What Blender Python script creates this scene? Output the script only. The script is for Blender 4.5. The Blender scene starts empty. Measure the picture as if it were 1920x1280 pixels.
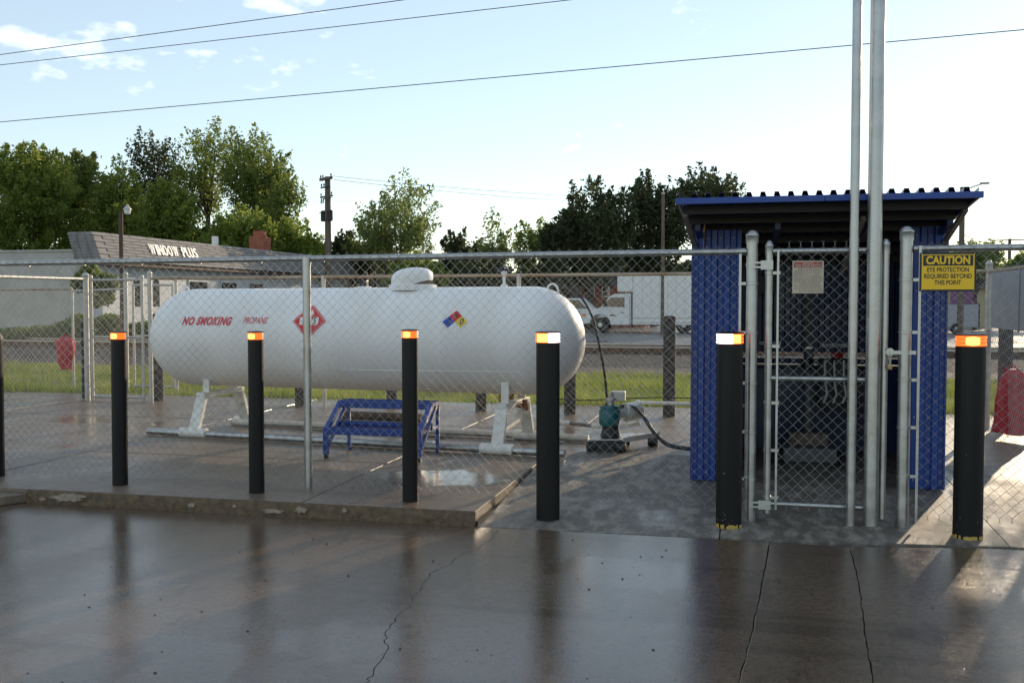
import bpy, math, random
import numpy as np
from mathutils import Vector, Matrix
R = math.radians
random.seed(7); rng = np.random.default_rng(7)
scn = bpy.context.scene; COL = scn.collection

# ------------------------------------------------------------------ camera, sky, sun, exposure
F, H = 1850.0, 1.5                       # focal length in photo pixels, eye height
PITCH = math.atan(75/F); CS, SN = .9735, .2288
CAM = Vector((3.212, -6.847, H))
cd = bpy.data.cameras.new('camera'); cam = bpy.data.objects.new('camera', cd); COL.objects.link(cam)
cd.sensor_width = 36; cd.lens = F/1920*36; cd.clip_end = 1500; cd.clip_start = .05
cam.location = CAM; cam.rotation_euler = (R(90)-PITCH, 0, math.atan2(SN, CS))
scn.camera = cam
scn.view_settings.view_transform = 'Standard'; scn.view_settings.look = 'None'
scn.view_settings.gamma = 1; scn.view_settings.use_curve_mapping = False
scn.view_settings.exposure = 0.85
SUN_EL, SUN_AZ = 14.0, 70.0              # azimuth counted from +X towards +Y
CLOUD = (3.1, 1.2, 0)
world = bpy.data.worlds.new('World'); scn.world = world; world.use_nodes = True
wn, wl = world.node_tree.nodes, world.node_tree.links
bg = wn['Background']; bg.inputs['Strength'].default_value = .11
sky = wn.new('ShaderNodeTexSky'); sky.sky_type = 'NISHITA'; sky.sun_disc = False
sky.sun_elevation = R(SUN_EL); sky.sun_rotation = R(90-SUN_AZ)
sky.air_density = 1.0; sky.dust_density = .08; sky.ozone_density = 1.0; sky.altitude = 100
tc = wn.new('ShaderNodeTexCoord'); mp = wn.new('ShaderNodeMapping'); mp.inputs['Scale'].default_value = (1, 1, 2.3); mp.inputs['Location'].default_value = CLOUD
nz = wn.new('ShaderNodeTexNoise'); nz.inputs['Scale'].default_value = 22; nz.inputs['Detail'].default_value = 7; nz.inputs['Roughness'].default_value = .5
nz2 = wn.new('ShaderNodeTexNoise'); nz2.inputs['Scale'].default_value = 3.2; nz2.inputs['Detail'].default_value = 2
mul = wn.new('ShaderNodeMath'); mul.operation = 'MULTIPLY'
rp = wn.new('ShaderNodeValToRGB'); rp.color_ramp.elements[0].position = .372; rp.color_ramp.elements[1].position = .50
wl.new(tc.outputs['Generated'], mp.inputs[0]); wl.new(mp.outputs[0], nz.inputs['Vector']); wl.new(mp.outputs[0], nz2.inputs['Vector'])
wl.new(nz.outputs[0], mul.inputs[0]); wl.new(nz2.outputs[0], mul.inputs[1]); wl.new(mul.outputs[0], rp.inputs[0])
mx = wn.new('ShaderNodeMix'); mx.data_type = 'RGBA'; mx.blend_type = 'ADD'; mx.inputs[7].default_value = (3.2, 2.7, 2.3, 1)
veil = wn.new('ShaderNodeMix'); veil.data_type = 'RGBA'; veil.inputs[0].default_value = .42; veil.inputs[7].default_value = (4.2, 4.75, 5.2, 1)  # thin high haze
wl.new(sky.outputs[0], veil.inputs[6])
wl.new(rp.outputs[0], mx.inputs[0]); wl.new(veil.outputs[2], mx.inputs[6]); wl.new(mx.outputs[2], bg.inputs['Color'])
sd = bpy.data.lights.new('sun', 'SUN'); sun = bpy.data.objects.new('sun', sd); COL.objects.link(sun)
sd.energy = 2.5; sd.angle = R(.53); sd.color = (1, .80, .56)
sv = Vector((math.cos(R(SUN_EL))*math.cos(R(SUN_AZ)), math.cos(R(SUN_EL))*math.sin(R(SUN_AZ)), math.sin(R(SUN_EL))))
sun.rotation_euler = sv.to_track_quat('Z', 'Y').to_euler(); sun.location = (0, 0, 30)

# ------------------------------------------------------------------ surveying helpers (photo pixel -> place)
def ray(px, py):
    cx = (px-960)/F; cy = (640-py)/F
    Y = math.cos(PITCH)+cy*math.sin(PITCH); Z = -math.sin(PITCH)+cy*math.cos(PITCH)
    return Vector((cx*CS-Y*SN, cx*SN+Y*CS, Z))
def G(px, py, z):
    d = ray(px, py); return CAM + d*((z-H)/d.z)
def T(px, py, t):
    d = ray(px, py); return CAM + d*((t-CAM.y)/d.y)
def V(px, Y, py=565):
    d = ray(px, py); return CAM + d*(Y/(math.cos(PITCH)+(640-py)/F*math.sin(PITCH)))

# ------------------------------------------------------------------ materials
def mat(name, c1, c2=None, rough=.6, rough2=None, metal=0, scale=8, bump=0, bscale=None, detail=5, spec=.5, stretch=None, lo=.35, hi=.65, emit=None, trans=0):
    m = bpy.data.materials.new(name); m.use_nodes = True
    n, l = m.node_tree.nodes, m.node_tree.links; b = n['Principled BSDF']
    b.inputs['Metallic'].default_value = metal; b.inputs['Specular IOR Level'].default_value = spec
    b.inputs['Base Color'].default_value = (*c1, 1); b.inputs['Roughness'].default_value = rough
    t = n.new('ShaderNodeTexCoord'); v = t.outputs['Object']
    if stretch:
        mm = n.new('ShaderNodeMapping'); mm.inputs['Scale'].default_value = stretch; l.new(v, mm.inputs[0]); v = mm.outputs[0]
    if c2 or rough2 is not None:
        z = n.new('ShaderNodeTexNoise'); z.inputs['Scale'].default_value = scale; z.inputs['Detail'].default_value = detail; l.new(v, z.inputs['Vector'])
        mr = n.new('ShaderNodeMapRange'); mr.inputs['From Min'].default_value = lo; mr.inputs['From Max'].default_value = hi; l.new(z.outputs[0], mr.inputs[0])
        if c2:
            x = n.new('ShaderNodeMix'); x.data_type = 'RGBA'; x.inputs[6].default_value = (*c1, 1); x.inputs[7].default_value = (*c2, 1)
            l.new(mr.outputs[0], x.inputs[0]); l.new(x.outputs[2], b.inputs['Base Color'])
        if rough2 is not None:
            y = n.new('ShaderNodeMapRange'); y.inputs['To Min'].default_value = rough; y.inputs['To Max'].default_value = rough2
            l.new(mr.outputs[0], y.inputs[0]); l.new(y.outputs[0], b.inputs['Roughness'])
    if bump:
        z = n.new('ShaderNodeTexNoise'); z.inputs['Scale'].default_value = bscale or scale*4; z.inputs['Detail'].default_value = 4; l.new(v, z.inputs['Vector'])
        bb = n.new('ShaderNodeBump'); bb.inputs['Strength'].default_value = 1; bb.inputs['Distance'].default_value = bump
        l.new(z.outputs[0], bb.inputs['Height']); l.new(bb.outputs[0], b.inputs['Normal'])
    if emit:
        b.inputs['Emission Color'].default_value = (*emit[:3], 1); b.inputs['Emission Strength'].default_value = emit[3]
    if trans: b.inputs['Transmission Weight'].default_value = trans
    return m

def wet(name, c1, c2, stain, r0, r1, pscale=.7, rlo=.42, rhi=.58, grain=.0012, gscale=120, seed=0, puddles=(), mott=1.3):
    """Rain-wet concrete: mottled colour, dark stains, patches of standing film, aggregate grain."""
    m = bpy.data.materials.new(name); m.use_nodes = True
    n, l = m.node_tree.nodes, m.node_tree.links; b = n['Principled BSDF']; b.inputs['Specular IOR Level'].default_value = .55
    g = n.new('ShaderNodeNewGeometry'); off = n.new('ShaderNodeMapping'); off.inputs['Location'].default_value = (seed*3.7, seed*1.9, 0); l.new(g.outputs['Position'], off.inputs[0])
    P = off.outputs[0]
    def noise(sc, det=4, ro=.5, vec=None):
        z = n.new('ShaderNodeTexNoise'); z.inputs['Scale'].default_value = sc; z.inputs['Detail'].default_value = det; z.inputs['Roughness'].default_value = ro
        l.new(vec or P, z.inputs['Vector']); return z.outputs[0]
    def mr(src, a, bb, c=0, d=1):
        z = n.new('ShaderNodeMapRange'); z.inputs['From Min'].default_value = a; z.inputs['From Max'].default_value = bb
        z.inputs['To Min'].default_value = c; z.inputs['To Max'].default_value = d; l.new(src, z.inputs[0]); return z.outputs[0]
    def mix(fac, a, bb, mode='MIX'):
        x = n.new('ShaderNodeMix'); x.data_type = 'RGBA'; x.blend_type = mode
        if isinstance(fac, float): x.inputs[0].default_value = fac
        else: l.new(fac, x.inputs[0])
        for i, s in ((6, a), (7, bb)):
            if isinstance(s, tuple): x.inputs[i].default_value = (*s, 1)
            else: l.new(s, x.inputs[i])
        return x.outputs[2]
    st = n.new('ShaderNodeMapping'); st.inputs['Scale'].default_value = (1, .45, 1); st.inputs['Rotation'].default_value = (0, 0, R(20)); l.new(P, st.inputs[0])
    base = mix(mr(noise(mott, 6, .6, st.outputs[0]), .35 if mott < 5 else .45, .65 if mott < 5 else .60), c1, c2)
    base = mix(mr(noise(26, 5, .65), .45, .75, 0, .55), base, stain)
    base = mix(mr(noise(3.1, 6, .7, st.outputs[0]), .56, .68, 0, .7), base, stain)
    base = mix(mr(noise(62, 2, .6), .40, .32, 0, .7), base, stain)                       # dark aggregate
    base = mix(mr(noise(75, 2, .6), .62, .72, 0, .6), base, (c2[0]*1.7, c2[1]*1.7, c2[2]*1.7))  # pale aggregate
    ty = n.new('ShaderNodeMapping'); ty.inputs['Scale'].default_value = (.22, 2.4, 1); ty.inputs['Rotation'].default_value = (0, 0, R(-12)); l.new(P, ty.inputs[0])
    base = mix(mr(noise(1.1, 3, .6, ty.outputs[0]), .55, .66, 0, .4), base, stain)          # tyre-dragged dirt
    vor = n.new('ShaderNodeTexVoronoi'); vor.inputs['Scale'].default_value = 7; l.new(P, vor.inputs['Vector'])
    base = mix(mr(vor.outputs['Distance'], .055, .03, 0, .8), base, (.02, .017, .015))
    l.new(base, b.inputs['Base Color'])
    film = mr(noise(pscale, 4, .55, st.outputs[0]), rlo, rhi)
    for pc_, pr_ in puddles:
        dm = n.new('ShaderNodeMapping'); dm.inputs['Location'].default_value = (-pc_.x, -pc_.y, 0); l.new(g.outputs['Position'], dm.inputs[0])
        wb = n.new('ShaderNodeVectorMath'); wb.operation = 'LENGTH'; fl2 = n.new('ShaderNodeVectorMath'); fl2.operation = 'MULTIPLY'; fl2.inputs[1].default_value = (1, 1.5, 0); l.new(dm.outputs[0], fl2.inputs[0]); l.new(fl2.outputs[0], wb.inputs[0])
        ad = n.new('ShaderNodeMath'); ad.operation = 'MULTIPLY_ADD'; l.new(noise(3.2, 4, .6), ad.inputs[0]); ad.inputs[1].default_value = .8; l.new(wb.outputs['Value'], ad.inputs[2])
        mxn = n.new('ShaderNodeMath'); mxn.operation = 'MAXIMUM'; l.new(film, mxn.inputs[0]); l.new(mr(ad.outputs[0], pr_+.5, pr_+.34, 0, 1.35), mxn.inputs[1]); film = mxn.outputs[0]
    fine = mr(noise(9, 4, .6), .3, .7, -.07, .07)
    ro = n.new('ShaderNodeMath'); ro.operation = 'ADD'; l.new(mr(film, 0, 1, r1, r0), ro.inputs[0]); l.new(fine, ro.inputs[1]); l.new(ro.outputs[0], b.inputs['Roughness'])
    # grain flattens where the film is thick
    hh = n.new('ShaderNodeMath'); hh.operation = 'MULTIPLY'; l.new(noise(gscale, 3, .7), hh.inputs[0]); l.new(mr(film, 0, 1, 1, .35), hh.inputs[1])
    h2 = n.new('ShaderNodeMath'); h2.operation = 'MULTIPLY_ADD'; l.new(noise(5, 3), h2.inputs[0]); h2.inputs[1].default_value = .22; l.new(hh.outputs[0], h2.inputs[2])
    bb = n.new('ShaderNodeBump'); bb.inputs['Distance'].default_value = grain; l.new(h2.outputs[0], bb.inputs['Height']); l.new(bb.outputs[0], b.inputs['Normal'])
    return m

M = {}
M['lot'] = wet('wet_lot_concrete', (.098, .068, .045), (.145, .105, .073), (.038, .025, .015), .07, .24, .55, .36, .64, .0024, 75, puddles=((G(650, 1195, 0), .35), (G(250, 1240, 0), .5), (G(1180, 1070, 0), .45)))
M['pad'] = wet('wet_pad_concrete', (.15, .108, .074), (.21, .160, .115), (.070, .046, .030), .13, .44, .9, .50, .70, .0014, 90, 3, puddles=((Vector((.85, .62, 0)), .50), (Vector((-4.35, 3.3, 0)), .45), (Vector((-.3, 2.8, 0)), .5)))
M['apron'] = wet('damp_apron_concrete', (.13, .112, .092), (.28, .25, .21), (.10, .08, .062), .34, .65, 1.6, .48, .7, .0030, 80, 6, mott=11)
M['curb'] = mat('curb_face', (.06, .036, .014), (.15, .098, .05), .45, .7, scale=22, bump=.010, bscale=55, detail=8)
M['patch'] = mat('curb_patch', (.24, .18, .13), (.34, .28, .21), .7, scale=30, bump=.002, bscale=80)
M['dirt'] = mat('joint_dirt', (.018, .015, .012), (.035, .028, .02), .9, scale=30)
M['ballast'] = mat('ballast', (.025, .021, .02), (.085, .07, .062), .85, scale=9, bump=.03, bscale=14)
M['road'] = mat('wet_road', (.10, .10, .105), (.16, .155, .15), .25, .5, scale=.6, bump=.001, bscale=60, stretch=(.35, 1, 1))
M['earth'] = mat('field_grass', (.05, .075, .022), (.10, .115, .04), .9, scale=1.5, bump=.03, bscale=9)
M['galv'] = mat('galvanised_steel', (.36, .36, .35), (.50, .50, .49), .28, .42, metal=.93, scale=12, bump=.00015, bscale=120)
M['galv_old'] = mat('weathered_galvanised_steel', (.44, .43, .40), (.60, .57, .52), .42, .6, metal=.6, scale=14)
M['rust_rail'] = mat('rusted_rail_pipe', (.30, .19, .10), (.48, .40, .30), .5, .7, metal=.4, scale=9, stretch=(.3, 1, 1))
M['wire'] = mat('zinc_wire', (.32, .32, .31), (.42, .42, .40), .5, metal=.25, scale=6)
M['wire_old'] = mat('old_zinc_wire', (.34, .33, .31), (.46, .44, .41), .5, metal=.35, scale=6)
M['black'] = mat('black_sleeve', (.006, .006, .006), (.010, .0095, .009), .38, .55, scale=6, spec=.28, bump=.0006, bscale=40, stretch=(1, 1, .1))
M['blackrough'] = mat('black_paint_old', (.014, .013, .013), (.035, .03, .028), .6, scale=12)
M['yellow_old'] = mat('old_yellow_paint', (.62, .42, .04), (.30, .22, .10), .6, scale=50)
M['amber'] = mat('amber_light', (.9, .25, .04), rough=.3, emit=(1, .13, .015, .85))
M['amber_hot'] = mat('amber_light_core', (.95, .5, .15), rough=.3, emit=(1, .46, .09, 1.5))
M['white_glow'] = mat('white_glare', (.9, .9, .9), rough=.3, emit=(1, .97, .93, 1.4))  # emission stands in for the glare thrown back by the white half
M['red_dim'] = mat('amber_light_groove', (.25, .03, .01), rough=.4, emit=(1, .08, .01, .35))
M['tank'] = mat('tank_white_paint', (.80, .775, .73), (.86, .85, .83), .36, .5, scale=3.5, bump=.0007, bscale=7, stretch=(1, 1, .35), detail=7)
M['steelwhite'] = mat('white_painted_steel', (.82, .80, .75), (.70, .66, .58), .45, .6, scale=14)
M['rust'] = mat('rust', (.16, .06, .02), (.28, .12, .04), .8, scale=30)
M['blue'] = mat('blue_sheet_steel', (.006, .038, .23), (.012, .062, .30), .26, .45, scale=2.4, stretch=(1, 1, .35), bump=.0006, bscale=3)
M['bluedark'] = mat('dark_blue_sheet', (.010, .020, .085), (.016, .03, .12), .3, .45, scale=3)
M['bluepaint'] = mat('blue_enamel', (.007, .035, .20), (.012, .055, .27), .3, .5, scale=20)
M['red'] = mat('red_vinyl', (.40, .018, .03), (.54, .05, .06), .32, .5, scale=9, bump=.004, bscale=22)
M['redpaint'] = mat('red_letters', (.55, .008, .035), (.66, .03, .06), .5, scale=90)
M['signred'] = mat('placard_red', (.66, .02, .02), rough=.35)
M['signblue'] = mat('placard_blue', (.02, .07, .42), rough=.35)
M['signyellow'] = mat('placard_yellow', (.80, .56, .03), rough=.35)
M['signwhite'] = mat('placard_white', (.80, .79, .76), rough=.35)
M['ink'] = mat('black_ink', (.012, .012, .014), rough=.4)
M['caution'] = mat('caution_yellow', (.92, .56, .008), rough=.3)
M['notice'] = mat('aged_notice', (.72, .60, .42), (.52, .44, .36), .5, scale=12)
M['noticered'] = mat('faded_red', (.52, .05, .03), (.38, .12, .10), .5, scale=20)
M['text_grey'] = mat('small_print', (.16, .12, .09), rough=.6)
M['wood'] = mat('weathered_pole_wood', (.10, .075, .055), (.17, .13, .10), .85, scale=9, stretch=(1, 1, .1), bump=.004)
M['bark'] = mat('bark', (.045, .034, .026), (.085, .066, .05), .9, scale=9)
M['teal'] = mat('teal_pump', (.012, .11, .125), (.02, .15, .16), .35, scale=12)
M['rubber'] = mat('black_rubber', (.012, .012, .012), (.022, .02, .02), .5, scale=9)
M['chrome'] = mat('bright_housing', (.72, .70, .64), (.5, .48, .44), .25, metal=.4, scale=18)
M['brick'] = mat('brick_red', (.30, .085, .045), (.40, .14, .08), .85, scale=5)
M['pipeold'] = mat('corroded_pipe', (.13, .105, .08), (.24, .21, .18), .55, scale=18)
M['whitewall'] = mat('painted_block_wall', (.40, .38, .34), (.48, .46, .42), .75, scale=2)
M['sidingwhite'] = mat('white_siding', (.48, .50, .53), (.54, .56, .58), .6, scale=2)
M['glass'] = mat('window_glass', (.03, .035, .04), rough=.06, spec=.8)
M['carpaint'] = mat('white_car_paint', (.74, .74, .72), (.78, .78, .76), .25, scale=2)
M['truckbox'] = mat('truck_box_skin', (.80, .78, .74), (.84, .82, .78), .4, scale=3)
M['tyre'] = mat('tyre', (.015, .015, .015), rough=.8)
M['rim'] = mat('rim', (.5, .5, .5), rough=.3, metal=.7)
M['asphaltroof'] = mat('dark_shingle_roof', (.035, .03, .03), (.07, .055, .05), .85, scale=4)
M['shingle'] = mat('mansard_shingle', (.17, .16, .155), (.27, .255, .245), .8, scale=2.2, bump=.004)
M['darkwood'] = mat('dark_brown_wall', (.075, .045, .032), (.11, .07, .05), .8, scale=3)
M['railsteel'] = mat('rail_steel', (.10, .05, .03), (.17, .09, .05), .6, metal=.3, scale=9)
M['railtop'] = mat('rail_top', (.45, .42, .40), rough=.3, metal=.8)
M['tie'] = mat('railway_tie', (.05, .035, .025), (.09, .065, .05), .9, scale=9)
M['greysign'] = mat('sign_back_aluminium', (.30, .30, .33), (.36, .36, .39), .55, scale=7, metal=.3)
M['brass'] = mat('dull_brass', (.42, .30, .16), (.25, .17, .09), .4, metal=.8, scale=40)
M['greybox'] = mat('grey_enamel', (.09, .095, .10), rough=.5)
M['orange'] = mat('orange_lens', (.8, .22, .03), rough=.3)
M['tanwall'] = mat('tan_wall', (.42, .34, .20), (.48, .40, .26), .8, scale=1)
M['purple'] = mat('purple_panel', (.16, .06, .15), rough=.6)

def leafmat(name, c1, c2, tr):
    m = bpy.data.materials.new(name); m.use_nodes = True
    n, l = m.node_tree.nodes, m.node_tree.links; b = n['Principled BSDF']; out = n['Material Output']
    b.inputs['Roughness'].default_value = .55; b.inputs['Specular IOR Level'].default_value = .3
    at = n.new('ShaderNodeNewGeometry'); z = n.new('ShaderNodeTexNoise'); z.inputs['Scale'].default_value = .9; z.inputs['Detail'].default_value = 6; z.inputs['Roughness'].default_value = .7
    l.new(at.outputs['Position'], z.inputs['Vector'])
    mr = n.new('ShaderNodeMapRange'); mr.inputs['From Min'].default_value = .35; mr.inputs['From Max'].default_value = .65; l.new(z.outputs[0], mr.inputs[0])
    x = n.new('ShaderNodeMix'); x.data_type = 'RGBA'; x.inputs[6].default_value = (*c1, 1); x.inputs[7].default_value = (*c2, 1); l.new(mr.outputs[0], x.inputs[0])
    l.new(x.outputs[2], b.inputs['Base Color'])
    t = n.new('ShaderNodeBsdfTranslucent'); hs = n.new('ShaderNodeHueSaturation'); hs.inputs['Value'].default_value = 1.7; hs.inputs['Hue'].default_value = .493
    l.new(x.outputs[2], hs.inputs['Color']); l.new(hs.outputs[0], t.inputs['Color'])
    ms = n.new('ShaderNodeMixShader'); ms.inputs[0].default_value = tr
    l.new(b.outputs[0], ms.inputs[1]); l.new(t.outputs[0], ms.inputs[2]); l.new(ms.outputs[0], out.inputs['Surface'])
    return m
M['leaf_bright'] = leafmat('leaf_bright', (.135, .185, .034), (.19, .23, .05), .58)
M['leaf_mid'] = leafmat('leaf_mid', (.11, .16, .036), (.16, .19, .05), .56)
M['leaf_dark'] = leafmat('leaf_dark', (.040, .055, .02), (.07, .08, .03), .32)
M['leaf_pale'] = leafmat('leaf_pale', (.13, .175, .05), (.18, .215, .07), .5)
M['blade'] = leafmat('grass_blade', (.09, .14, .022), (.24, .27, .055), .5)

# ------------------------------------------------------------------ mesh builder
class MB:
    def __init__(s): s.v = []; s.f = []; s.mi = []; s.cur = 0
    def add(s, vs, fs):
        k = len(s.v); s.v += [tuple(v) for v in vs]; s.f += [tuple(i+k for i in f) for f in fs]; s.mi += [s.cur]*len(fs); return s
    def box(s, x0, y0, z0, x1, y1, z1):
        return s.add([(x0,y0,z0),(x1,y0,z0),(x1,y1,z0),(x0,y1,z0),(x0,y0,z1),(x1,y0,z1),(x1,y1,z1),(x0,y1,z1)],
                     [(0,3,2,1),(4,5,6,7),(0,1,5,4),(1,2,6,5),(2,3,7,6),(3,0,4,7)])
    def bar(s, p0, p1, w, h, up=(0,0,1)):
        p0, p1 = Vector(p0), Vector(p1); d = (p1-p0).normalized(); u = Vector(up)
        a = d.cross(u)
        if a.length < 1e-4: a = d.cross(Vector((0,1,0)))
        a.normalize(); b = a.cross(d).normalized(); a *= w/2; b *= h/2
        return s.add([p0-a-b,p0+a-b,p0+a+b,p0-a+b,p1-a-b,p1+a-b,p1+a+b,p1-a+b],
                     [(3,2,1,0),(4,5,6,7),(0,1,5,4),(1,2,6,5),(2,3,7,6),(3,0,4,7)])
    def tube(s, p0, p1, r, n=12, r1=None, cap=True): return s.path([p0, p1], [r, r1 if r1 is not None else r], n, cap)
    def path(s, pts, r, n=8, cap=True):
        pts = [Vector(p) for p in pts]; rr = r if isinstance(r, (list, tuple)) else [r]*len(pts)
        vs, fs = [], []; prev = None
        for i, p in enumerate(pts):
            d = (pts[min(i+1, len(pts)-1)]-pts[max(i-1, 0)]).normalized()
            if prev is None:
                a = d.orthogonal().normalized()
            else:
                a = prev-d*prev.dot(d)
                a = a.normalized() if a.length > 1e-5 else d.orthogonal().normalized()
            prev = a; b = d.cross(a)
            for k in range(n):
                t = 2*math.pi*k/n; vs.append(p+(a*math.cos(t)+b*math.sin(t))*rr[i])
        for i in range(len(pts)-1):
            for k in range(n):
                q = (k+1) % n; fs.append((i*n+k, i*n+q, (i+1)*n+q, (i+1)*n+k))
        if cap: fs.append(tuple(range(n-1, -1, -1))); fs.append(tuple(range((len(pts)-1)*n, len(pts)*n)))
        return s.add(vs, fs)
    def lathe(s, prof, c=(0,0,0), n=24, ax=None):
        """prof: (radius, height) pairs turned about axis ax (default z) through c"""
        c = Vector(c); z = Vector(ax or (0,0,1)).normalized(); a = z.orthogonal().normalized(); b = z.cross(a)
        vs, fs = [], []
        for r, h in prof:
            for k in range(n):
                t = 2*math.pi*k/n; vs.append(c+z*h+(a*math.cos(t)+b*math.sin(t))*max(r, 1e-4))
        m = len(prof)
        for i in range(m-1):
            for k in range(n):
                q = (k+1) % n; fs.append((i*n+k, i*n+q, (i+1)*n+q, (i+1)*n+k))
        fs.append(tuple(range(n-1, -1, -1))); fs.append(tuple(range((m-1)*n, m*n)))
        return s.add(vs, fs)
    def prism(s, poly, z0, z1):
        n = len(poly); zt = z1 if callable(z1) else (lambda x, y: z1)
        vs = [(x, y, z0) for x, y in poly]+[(x, y, zt(x, y)) for x, y in poly]
        fs = [tuple(range(n-1, -1, -1)), tuple(range(n, 2*n))]+[(i, (i+1) % n, n+(i+1) % n, n+i) for i in range(n)]
        return s.add(vs, fs)
    def sprism(s, poly, a, b, f):
        """2-D outline extruded between depths a and b, f(u, v, depth) -> point"""
        n = len(poly); vs = [f(u, v, a) for u, v in poly]+[f(u, v, b) for u, v in poly]
        return s.add(vs, [tuple(range(n-1, -1, -1)), tuple(range(n, 2*n))]+[(i, (i+1) % n, n+(i+1) % n, n+i) for i in range(n)])
    def build(s, name, mats, parent=None, smooth=False, bevel=0, base=None):
        if not isinstance(mats, (list, tuple)): mats = [mats]
        o0 = Vector(parent['_base']) if parent is not None and '_base' in parent else Vector((0,0,0))
        if parent is not None and parent.parent is not None and '_base' not in parent: o0 = Vector((0,0,0))
        if base is not None: o0 = Vector(base)
        me = bpy.data.meshes.new(name); me.from_pydata([tuple(Vector(v)-o0) for v in s.v], [], s.f)
        for m in mats: me.materials.append(m)
        if len(mats) > 1: me.polygons.foreach_set('material_index', s.mi)
        me.validate(); me.update()
        if smooth:
            me.shade_smooth(); me.set_sharp_from_angle(angle=R(38))
        o = bpy.data.objects.new(name, me); COL.objects.link(o)
        if parent is not None: o.parent = parent; o['_base'] = tuple(o0)
        elif base is not None: o.location = base
        if bevel:
            b = o.modifiers.new('bevel', 'BEVEL'); b.width = bevel; b.segments = 2; b.limit_method = 'ANGLE'; b.angle_limit = R(40)
        return o
def tag(o, label=None, cat=None, group=None, kind=None):
    for k, v in (('label', label), ('category', cat), ('group', group), ('kind', kind)):
        if v: o[k] = v
    return o
def thing(name, loc, label, cat, group=None):
    o = bpy.data.objects.new(name, None); COL.objects.link(o); o.location = loc; o['_base'] = tuple(loc); o.empty_display_size = .2
    return tag(o, label, cat, group)
def copy_tree(o, loc, label, parent=None):
    c = o.copy(); COL.objects.link(c)
    if parent is None:
        c.location = loc; c['label'] = label; c['_base'] = tuple(loc)
    else: c.parent = parent
    for ch in list(o.children): copy_tree(ch, None, None, c)
    return c
def raw_mesh(name, V_, F_, mat_, parent=None, base=(0,0,0), tri=False):
    me = bpy.data.meshes.new(name); nv, nf = len(V_), len(F_); k = F_.shape[1]
    me.vertices.add(nv); me.vertices.foreach_set('co', (V_-np.array(base)).astype(np.float32).ravel())
    me.loops.add(nf*k); me.loops.foreach_set('vertex_index', F_.astype(np.int32).ravel())
    me.polygons.add(nf); me.polygons.foreach_set('loop_start', np.arange(0, nf*k, k, dtype=np.int32))
    me.update(calc_edges=True); me.materials.append(mat_)
    o = bpy.data.objects.new(name, me); COL.objects.link(o)
    if parent is not None: o.parent = parent; o['_base'] = tuple(base)
    return o
def text(body, size, f, bold=0, shear=0, ext=0, space=1, align='CENTER', sx=1, fit=None):
    """flat lettering; f maps (x, y) of the text plane to a place"""
    cu = bpy.data.curves.new('lettering', 'FONT'); cu.body = body; cu.size = size; cu.offset = bold; cu.shear = shear
    cu.space_character = space; cu.align_x = align; cu.align_y = 'CENTER'; cu.resolution_u = 3
    o = bpy.data.objects.new('lettering', cu); COL.objects.link(o)
    dg = bpy.context.evaluated_depsgraph_get(); me = bpy.data.meshes.new_from_object(o.evaluated_get(dg))
    if fit:
        xs_ = [v.co.x for v in me.vertices]; sx = fit/(max(xs_)-min(xs_))
    m = MB(); m.add([f(v.co.x*sx, v.co.y) for v in me.vertices], [tuple(p.vertices) for p in me.polygons])
    bpy.data.objects.remove(o); bpy.data.curves.remove(cu); bpy.data.meshes.remove(me)
    return m

# ------------------------------------------------------------------ ground
def ramp(t): return .10*min(1, max(0, (t+.53)/2.6))
def slab(name, poly, z0, z1, m, parent, bev=.004):
    b = MB(); b.prism(poly, z0, z1); return b.build(name, m, parent, bevel=bev)
ground = MB().box(-400, -120, -.6, 400, 600, -.17).build('ground', M['earth']); ground['kind'] = 'structure'
lotbase = MB().box(-60, -60, -.165, 60, -.5, -.055).build('parking_lot', M['dirt']); lotbase['kind'] = 'structure'
crack = [G(*p, 0) for p in ((935,990),(925,1004),(893,1030),(870,1036),(838,1060),(806,1074),(788,1108),(772,1118),(770,1136),(741,1158),(722,1190),(728,1215),(700,1262),(680,1285))]
crack += [Vector((1.7, -4.3, 0)), Vector((1.2, -7, 0)), Vector((1.0, -60, 0))]
rc_ = random.Random(5)
def jag(P, amp, k=7):
    out = [P[0]]
    for a, c in zip(P[:-1], P[1:]):
        for j in range(1, k+1):
            q = a.lerp(c, j/k)
            if j < k: q = q+Vector((rc_.uniform(-amp, amp), rc_.uniform(-amp, amp)*.3, 0))
            out.append(q)
    return out
crack = jag(crack[:-2], .012, 5)+crack[-2:]
cw = [.0005+.0009*rc_.random() for _ in crack]
g = .0020
JA = [(q.x, q.y) for q in jag([Vector(q) for q in ((3.382,-.53,0),(3.345,-1.1,0),(3.305,-1.7,0),(3.26,-2.3,0),(3.205,-2.915,0),(3.10,-4.4,0),(2.9,-7,0))], .0035, 9)]
JB = [(q.x, q.y) for q in jag([Vector(q) for q in ((3.856,-.545,0),(3.835,-1.1,0),(3.81,-1.5,0),(3.765,-2.1,0),(3.72,-2.8,0),(3.62,-4.4,0),(3.45,-7,0))], .0045, 9)]
wj = [g*(.5+rc_.random()*1.1) for _ in range(80)]
def shl(P, sg): return [(x+sg*w, y) for (x, y), w in zip(P, wj)]
for poly in ([(-60,-.545),(crack[0].x-.002,-.545)]+[(c.x-w, c.y) for c, w in zip(crack[1:], cw[1:])]+[(-60,-60)],
             [(crack[0].x+.002,-.545)]+shl(JA, -1)+[(2.9-g,-60)]+[(c.x+w, c.y) for c, w in list(zip(crack, cw))[:0:-1]],
             shl(JA, 1)[::-1]+shl(JB, -1)+[(3.45,-60),(2.9+g,-60)],
             [(4.89,-.345),(9,.02),(9,-60),(3.45+2*g,-60)]+shl(JB, 1)[::-1],
             [(9.01,.02),(60,.02),(60,-60),(9.01,-60)]):
    slab('concrete_slab', poly[::-1], -.15, 0, M['lot'], lotbase, .003)
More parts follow.
